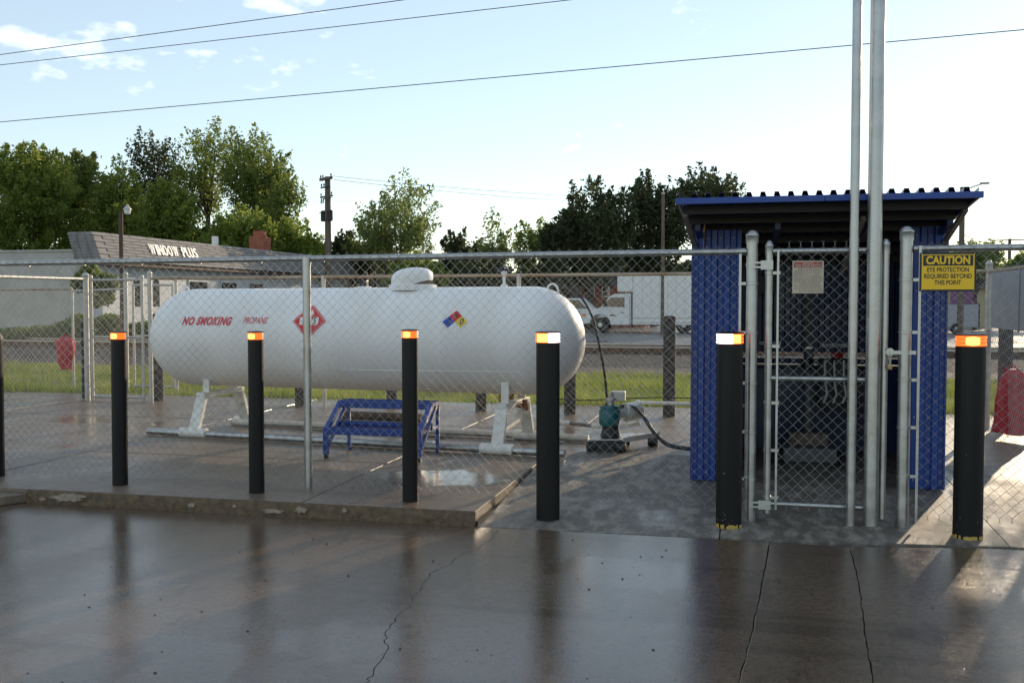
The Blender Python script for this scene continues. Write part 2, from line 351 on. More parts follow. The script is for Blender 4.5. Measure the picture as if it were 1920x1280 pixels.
padbase = MB().box(-60, -.52, -.165, 1.49, 6.9, .03).build('tank_pad', M['dirt']); padbase['kind'] = 'structure'
ex = [-60, -9, -5.95, -2.75, .21, 1.482]; ey = [-.53, 1.2, 3.75, 6.3]
for i in range(5):
    for j in range(3):
        x0, x1, y0, y1 = ex[i]+.006, ex[i+1]-.006, ey[j]+.006*(j > 0), ey[j+1]-.008
        if i == 4: x1 = 1.475
        slab('concrete_slab', [(x0,y0),(x1,y0),(x1,y1),(x0,y1)], .0, .10-random.random()*.004, M['pad'], padbase, .006)
# curb face with broken patches
ed = MB()
xs = np.linspace(-2.0, 1.475, 90)
top, botm = [], []
for i, x in enumerate(xs):
    top.append((x, -.536+random.uniform(-.002,.002), .094+random.uniform(-.003,.002))); botm.append((x, -.556+random.uniform(-.005,.005), -.004))
mid = [(x, -.549+random.uniform(-.006,.006), .05) for x in xs]; back = [(x, -.528, .0975) for x in xs]
n = len(xs); ed.add(botm+mid+top+back, [(r*n+i, r*n+i+1, (r+1)*n+i+1, (r+1)*n+i) for r in range(3) for i in range(n-1)])
ed.build('curb_face', M['curb'], padbase, smooth=True)
for (cx, w, z0, z1) in ((-1.62, .17, .02, .085), (-.62, .03, .03, .06), (-.28, .015, .04, .07), (.02, .1, .02, .05), (.23, .05, .03, .075), (-1.85, .03, .02, .05), (.55, .02, .05, .08)):
    b = MB(); k = 30
    pts = [(cx+w*math.cos(a)*(.55+.6*random.random()), (z0+z1)/2+(z1-z0)/2*math.sin(a)*(.55+.6*random.random())) for a in [2*math.pi*i/k for i in range(k)]]
    b.sprism(pts, -.565, -.54, lambda u, v, d: (u, d+(v-.04)*.12, v)).build('chipped_patch', M['patch'], padbase)
# little raised corner island at the left
isl = MB().prism([(-1.995,-.545),(-2.10,-.72),(-2.6,-1.5),(-9,-1.5),(-9,-.545)], .0, .068).build('kerb_island', M['pad'], bevel=.008); isl['kind'] = 'structure'
# apron (ramp) in front of the shed
apbase = MB().box(1.49, -.5, -.165, 60, 6.9, -.06).build('apron', M['dirt']); apbase['kind'] = 'structure'
def apslab(x0, x1, y0f, y0g, y1):
    b = MB(); k = 8; vs = []
    for j in range(k+1):
        for x, yy in ((x0, y0f), (x1, y0g)):
            y = yy+(y1-yy)*j/k; vs.append((x, y, ramp(y)+.002))
    m_ = len(vs); vs += [(x, y, z-.12) for x, y, z in vs]
    fs = [(2*j, 2*j+1, 2*j+3, 2*j+2) for j in range(k)]+[(m_+2*j, m_+2*j+2, m_+2*j+3, m_+2*j+1) for j in range(k)]
    fs += [(2*j+2, m_+2*j+2, m_+2*j, 2*j) for j in range(k)]+[(2*j+1, m_+2*j+1, m_+2*j+3, 2*j+3) for j in range(k)]+[(0, m_, m_+1, 1), (2*k, 2*k+1, m_+2*k+1, m_+2*k)]
    b.add(vs, fs).build('concrete_slab', M['apron'], apbase)
apslab(1.484, 3.07, -.54, -.518, 2.2); apslab(3.078, 4.80, -.516, -.36, 2.2); apslab(4.806, 9, -.36, .03, 2.2); apslab(9.01, 60, .03, .03, 2.2)
for x0, x1 in ((1.484, 4.80), (4.808, 9), (9.01, 60)): slab('concrete_slab', [(x0,2.208),(x1,2.208),(x1,6.3),(x0,6.3)], -.02, .101, M['pad'], apbase)
# verge, ballast, track, road
verge = MB().box(-60, 6.3, -.168, 60, 12.6, .055).build('grass_verge', M['earth']); verge['kind'] = 'structure'
NB = 150000
bx = rng.uniform(-22, 16, NB); by = 6.32+6.2*rng.random(NB)**1.15; hh = rng.uniform(.04, .12, NB)*(1+.6*np.sin(bx*1.3)*np.sin(by*2.1)); an = rng.uniform(0, math.pi, NB); lean = rng.normal(0, .025, (NB, 2))
wv = np.stack([np.cos(an), np.sin(an)], 1)*.006
hh = hh*np.where(by < 6.65, 1+1.6*rng.random(NB), 1.0); P0 = np.stack([bx-wv[:,0], by-wv[:,1], np.full(NB, .05)], 1); P1 = np.stack([bx+wv[:,0], by+wv[:,1], np.full(NB, .05)], 1); P2 = np.stack([bx+lean[:,0], by+lean[:,1], .055+hh], 1)
gr = raw_mesh('grass', np.stack([P0, P1, P2], 1).reshape(-1, 3), np.arange(NB*3).reshape(-1, 3), M['blade']); gr['kind'] = 'stuff'
tag(gr, 'bright green mown grass strip between back fence and railway', 'grass')
bal = MB()
prof = [(12.5,-.16),(12.6,.05),(14.0,.10),(15.2,.30),(19.6,.30),(21,.0),(21.6,-.12),(21.6,-.165)]
bal.sprism(prof, -90, 90, lambda u, v, d: (d, u, v)).build('railway_bed', M['ballast'])['kind'] = 'structure'
rr_ = MB()
for y in (15.9, 17.34):
    t = thing('railway_rail', (0, y, .30), 'near rusty rail of the track behind the grass strip' if y < 16 else 'far rusty rail of the track behind the grass strip', 'rail', 'rails of the railway track')
    MB().sprism([(-.07,.30),(.07,.30),(.07,.32),(.015,.335),(.015,.43),(-.015,.43),(-.015,.335),(-.07,.32)], -80, 80, lambda u, v, d, y=y: (d, y+u, v)).build('rail_web', M['railsteel'], t)
    MB().box(-80, y-.034, .43, 80, y+.034, .465).build('rail_head', M['railtop'], t)
b = MB()
for i in range(190):
    x = -55+i*.55; b.box(x, 15.3, .27, x+.22, 17.95, .315)
b.build('railway_ties', M['tie'])['kind'] = 'stuff'; tag(bpy.data.objects['railway_ties'], 'row of dark wooden ties under the rusty rails', 'railway ties')
road = MB().box(-400, 26, -.168, 400, 43.0, -.12).build('road', M['road']); road['kind'] = 'structure'
park = MB().box(-60, 43.0, -.168, 60, 58, -.115).build('far_car_park', M['road']); park['kind'] = 'structure'
walk = MB().box(-400, 22.4, -.168, 400, 24.4, -.08).build('far_pavement', M['whitewall'], bevel=.01); walk['kind'] = 'structure'

b = MB(); rg_ = random.Random(11)
for k in range(420):
    x, y = rg_.uniform(-3.5, 6.5), rg_.uniform(-5.6, -.6); q = rg_.choice((.003, .004, .006, .009)) ; z = .0
    a = rg_.uniform(0, 3); c_, s_ = math.cos(a)*q, math.sin(a)*q; h = q*rg_.uniform(.4, .9)
    b.add([(x-c_, y-s_, z), (x+s_, y-c_*.7, z), (x+c_, y+s_, z), (x-s_, y+c_*.8, z), (x+c_*.3, y-s_*.2, h), (x-c_*.4, y+s_*.3, h*.9)], [(0,1,4,5),(1,2,4),(2,3,5,4),(3,0,5)])
tag(b.build('grit', M['ballast']), 'dark grit and small pebbles scattered on the wet concrete lot', 'grit', kind='stuff')
# ------------------------------------------------------------------ chain-link fabric
D = .0725
def fabric(name, a, b_, zb, zt, off, mat_, parent, r=.0016, nside=4, fork=True, forktop=False):
    """zig-zag wires hooked into each other between a and b_ (x, y); zb, zt: height functions of 0..1"""
    a = np.array(a, float); b_ = np.array(b_, float); L = np.linalg.norm(b_-a); d = (b_-a)/L; nrm = np.array([d[1], -d[0]])
    h = D/2; nw = int(L/h); rows = int(round((zt(.5)-zb(.5))/h))
    if rows % 2: rows += 1
    i = np.arange(nw)[:, None]; j = np.arange(rows+1)[None, :]
    u = (i+((i+j) % 2))*h + rng.normal(0, .0012, (nw, rows+1))
    u = np.clip(u, 0, L)
    fr = u/L
    zb_ = zb(0)+(zb(1)-zb(0))*fr; zt_ = zt(0)+(zt(1)-zt(0))*fr
    z = zb_+(zt_-zb_)*j/rows+rng.normal(0, .0009, (nw, rows+1))
    bow = .006*np.sin(fr*9+1)*np.sin(j/rows*3.1)
    o = off+bow+np.where((i+j) % 2 == 0, -1, 1)*r*.8
    Pm = np.stack([a[0]+d[0]*u+nrm[0]*o, a[1]+d[1]*u+nrm[1]*o, z], -1)      # nw, rows+1, 3
    dirs = np.diff(Pm, axis=1); dirs = np.concatenate([dirs, dirs[:, -1:]], 1)
    ring = []
    A = np.zeros_like(Pm); A[..., 0] = d[0]; A[..., 1] = d[1]
    B = np.zeros_like(Pm); B[..., 0] = nrm[0]; B[..., 1] = nrm[1]
    for k in range(nside):
        t = 2*math.pi*(k+.5)/nside; ring.append(Pm+A*math.cos(t)*r*1.15+B*math.sin(t)*r)
    Vv = np.stack(ring, 2)                                                  # nw, rows+1, nside, 3
    idx = np.arange(nw*(rows+1)*nside).reshape(nw, rows+1, nside)
    nx = np.roll(idx, -1, 2)
    Fq = np.stack([idx[:, :-1], nx[:, :-1], nx[:, 1:], idx[:, 1:]], -1).reshape(-1, 4)
    VV = [Vv.reshape(-1, 3)]; FF = [Fq]; n0 = len(VV[0])
    def stubs(jj, sgn):
        nonlocal n0
        sel = [q for q in range(nw-1) if (q+1+jj+ (1 if False else 0)) % 2 == (0 if True else 1)]
        for q in sel:
            # the low (or high) point shared by wires q and q+1
            c = Pm[q, jj]; c2 = c+np.array([0, 0, sgn*.026])
            for e, (p0, p1) in enumerate(((c, c2), (c2, c2+np.array([d[0]*.011, d[1]*.011, sgn*.012])), (c2, c2+np.array([-d[0]*.011, -d[1]*.011, sgn*.012])))):
                rr = r*(1.5 if e == 0 else .9)
                vs = []
                for pp in (p0, p1):
                    for k in range(3):
                        t = 2*math.pi*k/3; vs.append(pp+np.array([d[0]*math.cos(t)+nrm[0]*math.sin(t), d[1]*math.cos(t)+nrm[1]*math.sin(t), 0])*rr)
                VV.append(np.array(vs)); FF.append(np.array([[n0+k, n0+(k+1) % 3, n0+3+(k+1) % 3, n0+3+k] for k in range(3)])); n0 += 6
    if fork: stubs(0, -1)
    if forktop: stubs(rows, 1)
    ob = raw_mesh(name, np.concatenate(VV), np.concatenate(FF), mat_, parent, parent['_base'])
    ob['kind'] = 'stuff'; return ob
def cap(b, x, y, z, r):
    b.lathe([(r*1.12, -.05), (r*1.12, .0), (r*1.18, .004), (r*1.18, .012), (r*1.05, .022), (r*.8, .034), (r*.45, .042), (.001, .045)], (x, y, z), 16)
def post(parent, x, y, z0, z1, r, m, cap_=True, name='post'):
    o = MB().tube((x, y, z0-.03), (x, y, z1), r, 18).build(name, m, parent, smooth=True)
    if cap_:
        c = MB(); cap(c, x, y, z1, r); c.build('post_cap', m, o, smooth=True, base=parent['_base'])
    return o
def bands(parent, x, y, zs, r, m, sgn):
    for z in zs:
        b = MB(); b.lathe([(r+.0015, -.011), (r+.004, -.009), (r+.004, .009), (r+.0015, .011)], (x, y, z), 18)
        b.box(x+min(sgn*r, sgn*(r+.05)), y-r*.35-.008, z-.010, x+max(sgn*r, sgn*(r+.05)), y-r*.35, z+.010)
        b.tube((x+sgn*(r+.04), y-r*.35-.014, z), (x+sgn*(r+.04), y-r*.35, z), .006, 8)
        b.build('brace_band', m, parent, smooth=True)

zr = lambda s: 1.812+(s-.025)*.0075 if s > .025 else 1.812+(s-.025)*.004
ff = thing('chain_link_fence', (-2, 0, .1), 'long galvanized chain link fence run in front of the white tank', 'fence', 'chain link fence runs around the enclosure')
post(ff, .025, 0, .10, 1.80, .030, M['galv'], False); post(ff, -3.0, 0, .10, 1.79, .030, M['galv'], False); post(ff, -6.0, 0, .10, 1.78, .03, M['galv'], False)
gp = post(ff, 3.262, 0, ramp(0), 1.935, .038, M['galv'])
MB().tube((-9, .014, zr(-9)), (3.225, .014, zr(3.2)), .0215, 14).build('top_rail', M['galv'], ff, smooth=True)
b = MB(); b.lathe([(.026, -.02), (.026, .02)], (3.20, .014, zr(3.2)), 14, (1, 0, 0)); b.build('rail_end_cup', M['galv'], ff, smooth=True)
MB().lathe([(.034, -.03), (.034, .03), (.02, .045)], (.025, .0, 1.80), 14).build('loop_cap', M['galv'], ff, smooth=True)
fabric('chain_link_mesh', (-9, 0), (3.19, 0), lambda f: .135 if f < .5 else .115, lambda f: zr(-9+12.2*f)+.036, .016, M['wire'], ff)
MB().bar((3.185, -.02, .10), (3.185, -.02, 1.82), .016, .005, (0,1,0)).build('tension_bar', M['galv'], ff)
for k in range(22):
    x = -8+k*.51
    MB().lathe([(.0235, -.0025), (.026, 0), (.0235, .0025)], (x, .014, zr(x)), 10, (1, .25, 0)).build('tie_wire', M['galv_old'], ff, smooth=True)
bands(ff, 3.262, 0, (.30, .62, .95, 1.29, 1.62), .038, M['galv'], -1)

fr_ = thing('chain_link_fence', (5.5, 0, .02), 'galvanized chain link fence run carrying the yellow caution sign right of the gate', 'fence', 'chain link fence runs around the enclosure')
post(fr_, 4.236, 0, ramp(0), 1.945, .040, M['galv']); post(fr_, 7.2, 0, ramp(0), 1.84, .03, M['galv'], False)
MB().tube((4.28, .014, 1.842), (9, .014, 1.855), .0215, 14).build('top_rail', M['galv'], fr_, smooth=True)
fabric('chain_link_mesh', (4.315, 0), (9, 0), lambda f: .11, lambda f: 1.88, .016, M['wire'], fr_)
MB().bar((4.318, -.02, .06), (4.318, -.02, 1.86), .016, .005, (0,1,0)).build('tension_bar', M['galv'], fr_)
bands(fr_, 4.236, 0, (.36, .68, .99, 1.30, 1.64), .040, M['galv'], 1)

gt = thing('pedestrian_gate', (3.8, 0, .05), 'closed galvanized chain link gate with a latch in front of the blue shed', 'gate')
sx0, sx1 = T(1440, 700, 0).x, T(1657, 700, 0).x
for x in (sx0, sx1):
    b = MB().tube((x, 0, .07), (x, 0, 1.865), .0235, 16); o = b.build('gate_stile', M['galv'], gt, smooth=True)
    c = MB(); cap(c, x, 0, 1.865, .0235); c.build('stile_cap', M['galv'], o, smooth=True, base=gt['_base'])
for z in (1.835, .985, .135):
    MB().tube((sx0+.02, .008, z), (sx1-.02, .008, z), .019, 14).build('gate_rail', M['galv'], gt, smooth=True)
fabric('chain_link_mesh', (sx0+.055, 0), (sx1-.03, 0), lambda f: .135, lambda f: 1.862, .016, M['wire'], gt, forktop=True)
MB().bar((sx0+.058, -.02, .10), (sx0+.058, -.02, 1.84), .014, .005, (0,1,0)).build('tension_bar', M['galv'], gt)
MB().bar((sx1-.036, -.02, .10), (sx1-.036, -.02, 1.84), .014, .005, (0,1,0)).build('tension_bar', M['galv'], gt)
bands(gt, sx0, 0, (.18, .50, .82, 1.20, 1.69), .0235, M['galv'], 1)
for z in (1.74, .13):
    b = MB(); b.box(sx0-.055, -.045, z-.028, sx0+.025, -.027, z+.032); b.lathe([(.042, -.012), (.042, .012)], (3.262, 0, z+.005), 18)
    b.box(3.262, -.048, z-.018, sx0-.03, -.040, z-.006); b.box(3.262, -.048, z+.012, sx0-.03, -.040, z+.024)
    for dx, dz in ((-.03, .018), (-.03, -.016), (.005, .001)): b.tube((sx0+dx, -.055, z+dz), (sx0+dx, -.04, z+dz), .007, 6)
    b.build('hinge', M['galv'], gt, smooth=True)
lx = T(1668, 660, -.03).x; lz = 1.5-95/1850*6.45
b = MB(); b.box(sx1-.01, -.038, lz-.012, 4.30, -.032, lz+.012); b.lathe([(.044, -.013), (.044, .013)], (4.236, 0, lz), 18)
b.lathe([(.026, -.004), (.026, .004)], (lx, -.045, lz+.003), 14, (0, 1, 0)); b.tube((lx, -.06, lz+.003), (lx, -.04, lz+.003), .006, 8)
b.build('latch', M['galv'], gt, smooth=True)
pl = thing('padlock', (lx, -.05, lz-.10), 'small metal padlock hanging from the gate latch', 'padlock')
MB().path([(lx-.004, -.05, lz-.075), (lx-.006, -.05, lz-.02), (lx, -.05, lz-.008), (lx+.006, -.05, lz-.02), (lx+.004, -.05, lz-.075)], .0032, 8).build('shackle', M['galv'], pl, smooth=True)
MB().box(lx-.014, -.06, lz-.112, lx+.014, -.042, lz-.075).build('lock_body', M['brass'], pl, bevel=.003)

# back fence
def yb(s): return 5.32-(s+4.8)*.0433
fb = thing('chain_link_fence', (0, 5.1, .1), 'old chain link fence run with rusty top rail behind the white tank', 'fence', 'chain link fence runs around the enclosure')
for s in (-4.8, -2.164, T(973, 600, yb(.2)).x, 3.3): post(fb, s, yb(s), .10, 1.80 if s > -4 else 1.88, .030 if s < -4 else .026, M['galv_old'])
MB().tube((-4.8, yb(-4.8), 1.815), (5.8, yb(5.8), 1.83), .021, 12).build('top_rail', M['rust_rail'], fb, smooth=True)
fabric('chain_link_mesh', (-4.78, yb(-4.78)), (5.79, yb(5.79)), lambda f: .125, lambda f: 1.85, .02, M['wire_old'], fb, nside=3)
fl_ = thing('chain_link_fence', (-5.86, 2.6, .1), 'chain link fence run closing the left side of the enclosure', 'fence', 'chain link fence runs around the enclosure')
post(fl_, -5.84, 5.36, .10, 1.86, .038, M['galv_old']); post(fl_, -5.9, .4, .1, 1.8, .03, M['galv_old'])
MB().tube((-5.84, 5.36, 1.815), (-5.9, .2, 1.80), .021, 12).build('top_rail', M['galv_old'], fl_, smooth=True)
MB().path([(-5.84+(-.06)*k/8, 5.36-5.16*k/8, .13) for k in range(9)], .003, 5).build('bottom_wire', M['galv_old'], fl_)
fabric('chain_link_mesh', (-5.84, 5.3), (-5.9, .2), lambda f: .13, lambda f: 1.85, .02, M['wire_old'], fl_, nside=3)
bands(fl_, -5.84, 5.36, (.3, .6, .95, 1.25, 1.6), .038, M['galv_old'], 1)
fg = thing('chain_link_gate', (-5.3, 5.34, .1), 'closed weathered chain link gate at the back left corner of the enclosure', 'gate')
ga, gb = -5.74, T(268, 640, 5.34).x
for x in (ga, gb):
    o = MB().tube((x, 5.34, .12), (x, 5.34, 1.83), .021, 12).build('gate_stile', M['galv_old'], fg, smooth=True)
    c = MB(); cap(c, x, 5.34, 1.83, .021); c.build('stile_cap', M['galv_old'], o, smooth=True, base=fg['_base'])
for z in (1.80, 1.0, .16): MB().tube((ga, 5.34, z), (gb, 5.34, z), .018, 12).build('gate_rail', M['galv_old'], fg, smooth=True)
fabric('chain_link_mesh', (ga, 5.34), (gb, 5.34), lambda f: .14, lambda f: 1.84, .02, M['wire_old'], fg, nside=3)
bands(fg, ga, 5.34, (.25, .7, 1.1, 1.6), .021, M['galv_old'], 1)
# outer fence and its open leaf
fo = thing('chain_link_fence', (-8.4, 7.2, .05), 'outer chain link fence run beyond the left gate, holding the red bag', 'fence', 'chain link fence runs around the enclosure')
xo = [T(px, 640, 7.2).x for px in (137, 237, 331)]
post(fo, xo[0], 7.2, .05, 1.66, .021, M['galv_old'], False); post(fo, xo[1], 7.2, .05, 1.93, .034, M['galv_old'])
MB().tube((-14, 7.25, 1.66), (xo[0], 7.2, 1.70), .017, 10).build('top_rail', M['rust_rail'], fo, smooth=True)
MB().tube((xo[0], 7.2, 1.67), (xo[1], 7.2, 1.70), .017, 10).build('top_rail', M['galv_old'], fo, smooth=True)
fabric('chain_link_mesh', (-14, 7.25), (xo[1], 7.2), lambda f: .10, lambda f: 1.70, .02, M['wire_old'], fo, nside=3, fork=False)
ol = thing('chain_link_gate', ((xo[1]+xo[2])/2, 7.2, .05), 'open chain link gate leaf seen behind the left end of the tank', 'gate')
for px in (251, 284, 325):
    x = T(px, 640, 7.2).x; MB().tube((x, 7.2, .12), (x, 7.2, 1.78), .021, 12).build('gate_stile', M['galv_old'], ol, smooth=True)
post(ol, xo[2], 7.2, .05, 1.86, .025, M['galv_old'])
for z in (1.76, .95, .14): MB().tube((T(251, 640, 7.2).x, 7.2, z), (T(325, 640, 7.2).x, 7.2, z), .018, 10).build('gate_rail', M['galv_old'], ol, smooth=True)
fabric('chain_link_mesh', (T(251, 640, 7.2).x, 7.2), (T(325, 640, 7.2).x, 7.2), lambda f: .14, lambda f: 1.78, .02, M['wire_old'], ol, nside=3, fork=False)
# right side
fs_ = thing('chain_link_fence', (5.8, 2.5, .1), 'chain link fence run on the right side with grey sign and red cover', 'fence', 'chain link fence runs around the enclosure')
post(fs_, 5.815, 4.86, .10, 1.90, .034, M['galv_old']); post(fs_, 5.80, 2.0, .1, 1.82, .03, M['galv_old'])
MB().tube((5.815, 4.86, 1.82), (5.79, .05, 1.83), .021, 12).build('top_rail', M['rust_rail'], fs_, smooth=True)
fabric('chain_link_mesh', (5.815, 4.8), (5.79, .1), lambda f: .12, lambda f: 1.86, .02, M['wire_old'], fs_, nside=3)

# ------------------------------------------------------------------ bollards
def bollard(s, t, z0, z1, r, label, lens, front=True, slant=0, ring=False):
    o = thing('bollard', (s, t, z0), label, 'bollard', 'black lighted bollards in front of the fence')
    n = 40; lt = z1-.005; lb = lt-.050*(1.35 if r > .07 else 1.0)
    b = MB(); vs = []
    rings = [z0-.02, z0+.3, z0+.7, lb]
    for zi, z in enumerate(rings):
        for k in range(n):
            a = 2*math.pi*k/n; q = r*(1+.006*math.sin(k*7.3)*(1 if k % 2 else -1)); zz = z
            if zi == 0 and slant: zz = z0-.01+slant*math.cos(a+R(30))
            vs.append((s+q*math.cos(a), t+q*math.sin(a), zz))
    fs = [(i*n+k, i*n+(k+1) % n, (i+1)*n+(k+1) % n, (i+1)*n+k) for i in range(3) for k in range(n)]+[tuple(range(3*n, 4*n))]
    b.add(vs, fs).build('sleeve', M['black'], o, smooth=True)
    if lens:
        hgt = lt-lb
        for half, mm in enumerate(lens):
            # three stacked ridges of lens, arc of the ring facing the lot
            a0, a1 = {0: (R(180), R(282)), 1: (R(282), R(360))}[half] if lens[0] != lens[1] and lens[0] == 'amber' else ({0: (R(180), R(270)), 1: (R(270), R(360))}[half])
            if lens[0] == 'white' and half == 0: a1 = R(285)
            if lens[0] == 'white' and half == 1: a0 = R(285)
            for q in range(3):
                zc = lb+hgt*(q+.5)/3; hh_ = hgt/6*.86; bb = MB(); k = 16; vs = []
                for i in range(k+1):
                    a = a0+(a1-a0)*i/k
                    for (dr, dz) in ((-.004, -hh_), (.003, -hh_*.8), (.005, 0), (.003, hh_*.8), (-.004, hh_)):
                        vs.append((s+(r+dr)*math.cos(a), t+(r+dr)*math.sin(a), zc+dz))
                bb.add(vs, [(i*5+j, (i+1)*5+j, (i+1)*5+j+1, i*5+j+1) for i in range(k) for j in range(4)])
                mat_ = {'amber': M['amber'], 'white': M['white_glow']}[mm]
                oo = bb.build('light_lens', mat_, o, smooth=True)
                if mm == 'amber': # hot core of the lens
                    pass
        MB().lathe([(r-.008, 0), (r-.008, hgt)], (s, t, lb), 32).build('lens_core', M['red_dim'], o, smooth=True)
        # bright LED window in the middle of the amber ring
        if 'amber' in lens:
            c0, c1 = {('amber','amber'): (R(240), R(292)), ('amber','white'): (R(222), R(282)), ('white','amber'): (R(285), R(322))}[tuple(lens)]
            bb = MB(); k = 14; vs = []
            for i in range(k+1):
                a = c0+(c1-c0)*i/k; w_ = hgt*.42*(1 if tuple(lens) != ('amber','amber') else .72+.28*math.sin(math.pi*i/k))
                vs += [(s+(r+.0055)*math.cos(a), t+(r+.0055)*math.sin(a), (lb+lt)/2-w_), (s+(r+.0055)*math.cos(a), t+(r+.0055)*math.sin(a), (lb+lt)/2+w_)]
            bb.add(vs, [(2*i, 2*i+2, 2*i+3, 2*i+1) for i in range(k)]).build('light_window', M['amber_hot'], o, smooth=True)
    MB().lathe([(r+.001, 0), (r+.006, .001), (r+.006, .007), (r*.6, .012), (.001, .014)] if lens else [(r+.001, 0), (r*.98, .02), (r*.8, .05), (.001, .062)], (s, t, lt if lens else lb), 32).build('cap', M['black'], o, smooth=True)
    if ring:
        bb = MB(); k = 40
        for i in range(k):
            a, a2 = 2*math.pi*i/k, 2*math.pi*(i+1)/k
            if random.random() < .12: continue
            hq = .012+.01*random.random(); rq = r+.003
            bb.add([(s+rq*math.cos(a), t+rq*math.sin(a), z0-.01), (s+rq*math.cos(a2), t+rq*math.sin(a2), z0-.01), (s+rq*math.cos(a2), t+rq*math.sin(a2), z0+hq), (s+rq*math.cos(a), t+rq*math.sin(a), z0+hq)], [(0,1,2,3)])
        bb.build('yellow_base_ring', M['yellow_old'], o)
        for q in range(11):
            a = R(random.uniform(205, 330)); zz = z0+random.uniform(.03, .13)*(1 if q < 7 else 5); bb = MB(); c = Vector((s+(r+.002)*math.cos(a), t+(r+.002)*math.sin(a), zz)); e = Vector((-math.sin(a), math.cos(a), 0))
            w_ = random.uniform(.002, .005); bb.add([c-e*w_, c-e*w_*.3-Vector((0,0,w_)), c+e*w_, c+e*w_*.4+Vector((0,0,w_*1.3))], [(0,1,2,3)]).build('paint_chip', M['patch'], o)
    o.rotation_euler = (R(random.uniform(-.35, .35)), R(random.uniform(-.35, .35)), 0)
    return o
bollard(-2.622, -.12, .098, 1.245, .058, 'unlit black bollard cut off by the left edge of the photo', None)
bollard(-1.43, -.22, .098, 1.267, .057, 'lit amber black bollard left of the tank, second from the left', ('amber', 'amber'))
bollard(-.264, -.26, .098, 1.277, .056, 'lit amber black bollard below the word propane on the tank', ('amber', 'amber'))
bollard(.939, -.30, .098, 1.300, .056, 'lit amber black bollard standing in front of the blue step stand', ('amber', 'amber'))
bollard(1.915, -.25, ramp(-.25)+.004, 1.292, .080, 'thick black bollard with amber left light and white right glare, at the tank end', ('amber', 'white'), slant=.012)
bollard(3.125, -.20, ramp(-.2)+.004, 1.295, .084, 'thick black bollard with white left glare and amber right light, by the gate post', ('white', 'amber'), ring=True)
bollard(4.600, -.17, ramp(-.17)+.004, 1.292, .088, 'thick black bollard with amber light below the caution sign', ('amber', 'amber'), ring=True)
def backpost(px, z1, where, dy=.25):
    s = T(px, 680, 5.3).x; y = yb(s)+dy; s = T(px, 680, y).x
    o = thing('black_post', (s, y, .05), 'black post behind the back fence, '+where, 'post', 'black posts behind the back fence')
    MB().tube((s, y, .04), (s, y, z1), .075, 20).build('post_body', M['blackrough'], o, smooth=True)
    MB().lathe([(.077, 0), (.078, .012), (.06, .025), (.001, .03)], (s, y, z1), 20).build('dome_cap', M['blackrough'], o, smooth=True)
for px, w in ((297, 'just right of the left gate post'), (563, 'seen under the tank beside the front fence post'), (735, 'seen under the tank above the blue stand'), (902, 'seen under the tank left of its right support'), (1069, 'under the right end of the tank'), (1255, 'standing in front of the box truck'), (1885, 'beyond the right side fence below the grey sign')):
    backpost(px, 1.30, w)
backpost(163, 1.2, 'directly behind the left corner post')

# ------------------------------------------------------------------ two tall poles
for px, rr, w in ((1594, .029, 'thinner of the two tall galvanized poles standing at the gate'), (1632, .046, 'thicker of the two tall galvanized poles standing at the gate')):
    p = G(px, 987, .02); o = thing('tall_pole', (p.x, p.y, .02), w, 'pole', 'tall galvanized poles at the gate')
    MB().tube((p.x, p.y, -.02), (p.x, p.y, 1.9), rr*1.03, 24).build('lower_pipe', M['galv'], o, smooth=True)
    MB().tube((p.x, p.y, 1.9), (p.x, p.y, 4.6), rr, 24).build('upper_pipe', M['galv'], o, smooth=True)
    MB().lathe([(rr*1.6, -.004), (rr*1.45, .006), (rr*1.05, .012)], (p.x, p.y, .018), 20).build('base_grout', M['apron'], o, smooth=True)

# ------------------------------------------------------------------ propane tank
TL, TR = Vector((-2.559, 2.83, 0)), Vector((1.235, 2.47, 0))
ax = (TR-TL).normalized(); nf = Vector((ax.y, -ax.x, 0)); TLEN = (TR-TL).length; TC = (TL+TR)/2; TZ, TR_ = 1.118, .522; TILT = .0022
tk = thing('propane_tank', (TC.x, TC.y, .1), 'large white horizontal propane tank standing behind the chain link fence', 'tank')
prof = [(TR_*math.sin(a), -TLEN/2-TR_*.96*math.cos(a)) for a in [R(x) for x in range(0, 91, 5)]]
for q in (-1.15, .0, 1.15): prof += [(TR_, q-.006), (TR_+.002, q-.003), (TR_+.002, q+.003), (TR_, q+.006)]
prof += [(TR_*math.cos(a), TLEN/2+TR_*.96*math.sin(a)) for a in [R(x) for x in range(0, 91, 5)]]
axt = Vector((ax.x, ax.y, TILT))
MB().lathe(prof, (TC.x, TC.y, TZ), 96, axt).build('shell', M['tank'], tk, smooth=True)
def tp(u, th, off=.0):
    """point on the shell: u metres right of centre, th angle above the front horizontal"""
    return TC+ax*u+nf*((TR_+off)*math.cos(th))+Vector((0, 0, TZ+TILT*u+(TR_+off)*math.sin(th)))
def ts(px, py):
    c = None; th = .35
    for _ in range(8):
        q = nf*(TR_*math.cos(th)); d = ray(px, py); p0 = TC+q
        k = ((p0-CAM).x*nf.x+(p0-CAM).y*nf.y)/(d.x*nf.x+d.y*nf.y); P = CAM+d*k; u = (P-TC).dot(ax); th = math.asin(max(-1, min(1, (P.z-TZ)/TR_)))
    return u, th
def tmap(px, py, off=.003):
    u0, t0 = ts(px, py); return lambda x, y: tp(u0+x, t0+y/TR_, off)
text('NO SMOKING', .115, tmap(387, 602), bold=.006, shear=.28, space=1.13, fit=.60).build('lettering', M['redpaint'], tk)
text('PROPANE', .098, tmap(478, 601), bold=.0008, shear=.28, fit=.285).build('lettering', M['redpaint'], tk)
def tu(px):
    d = ray(px, 540); k = (TC-CAM).dot(nf)/d.dot(nf); return (CAM+d*k-TC).dot(ax)
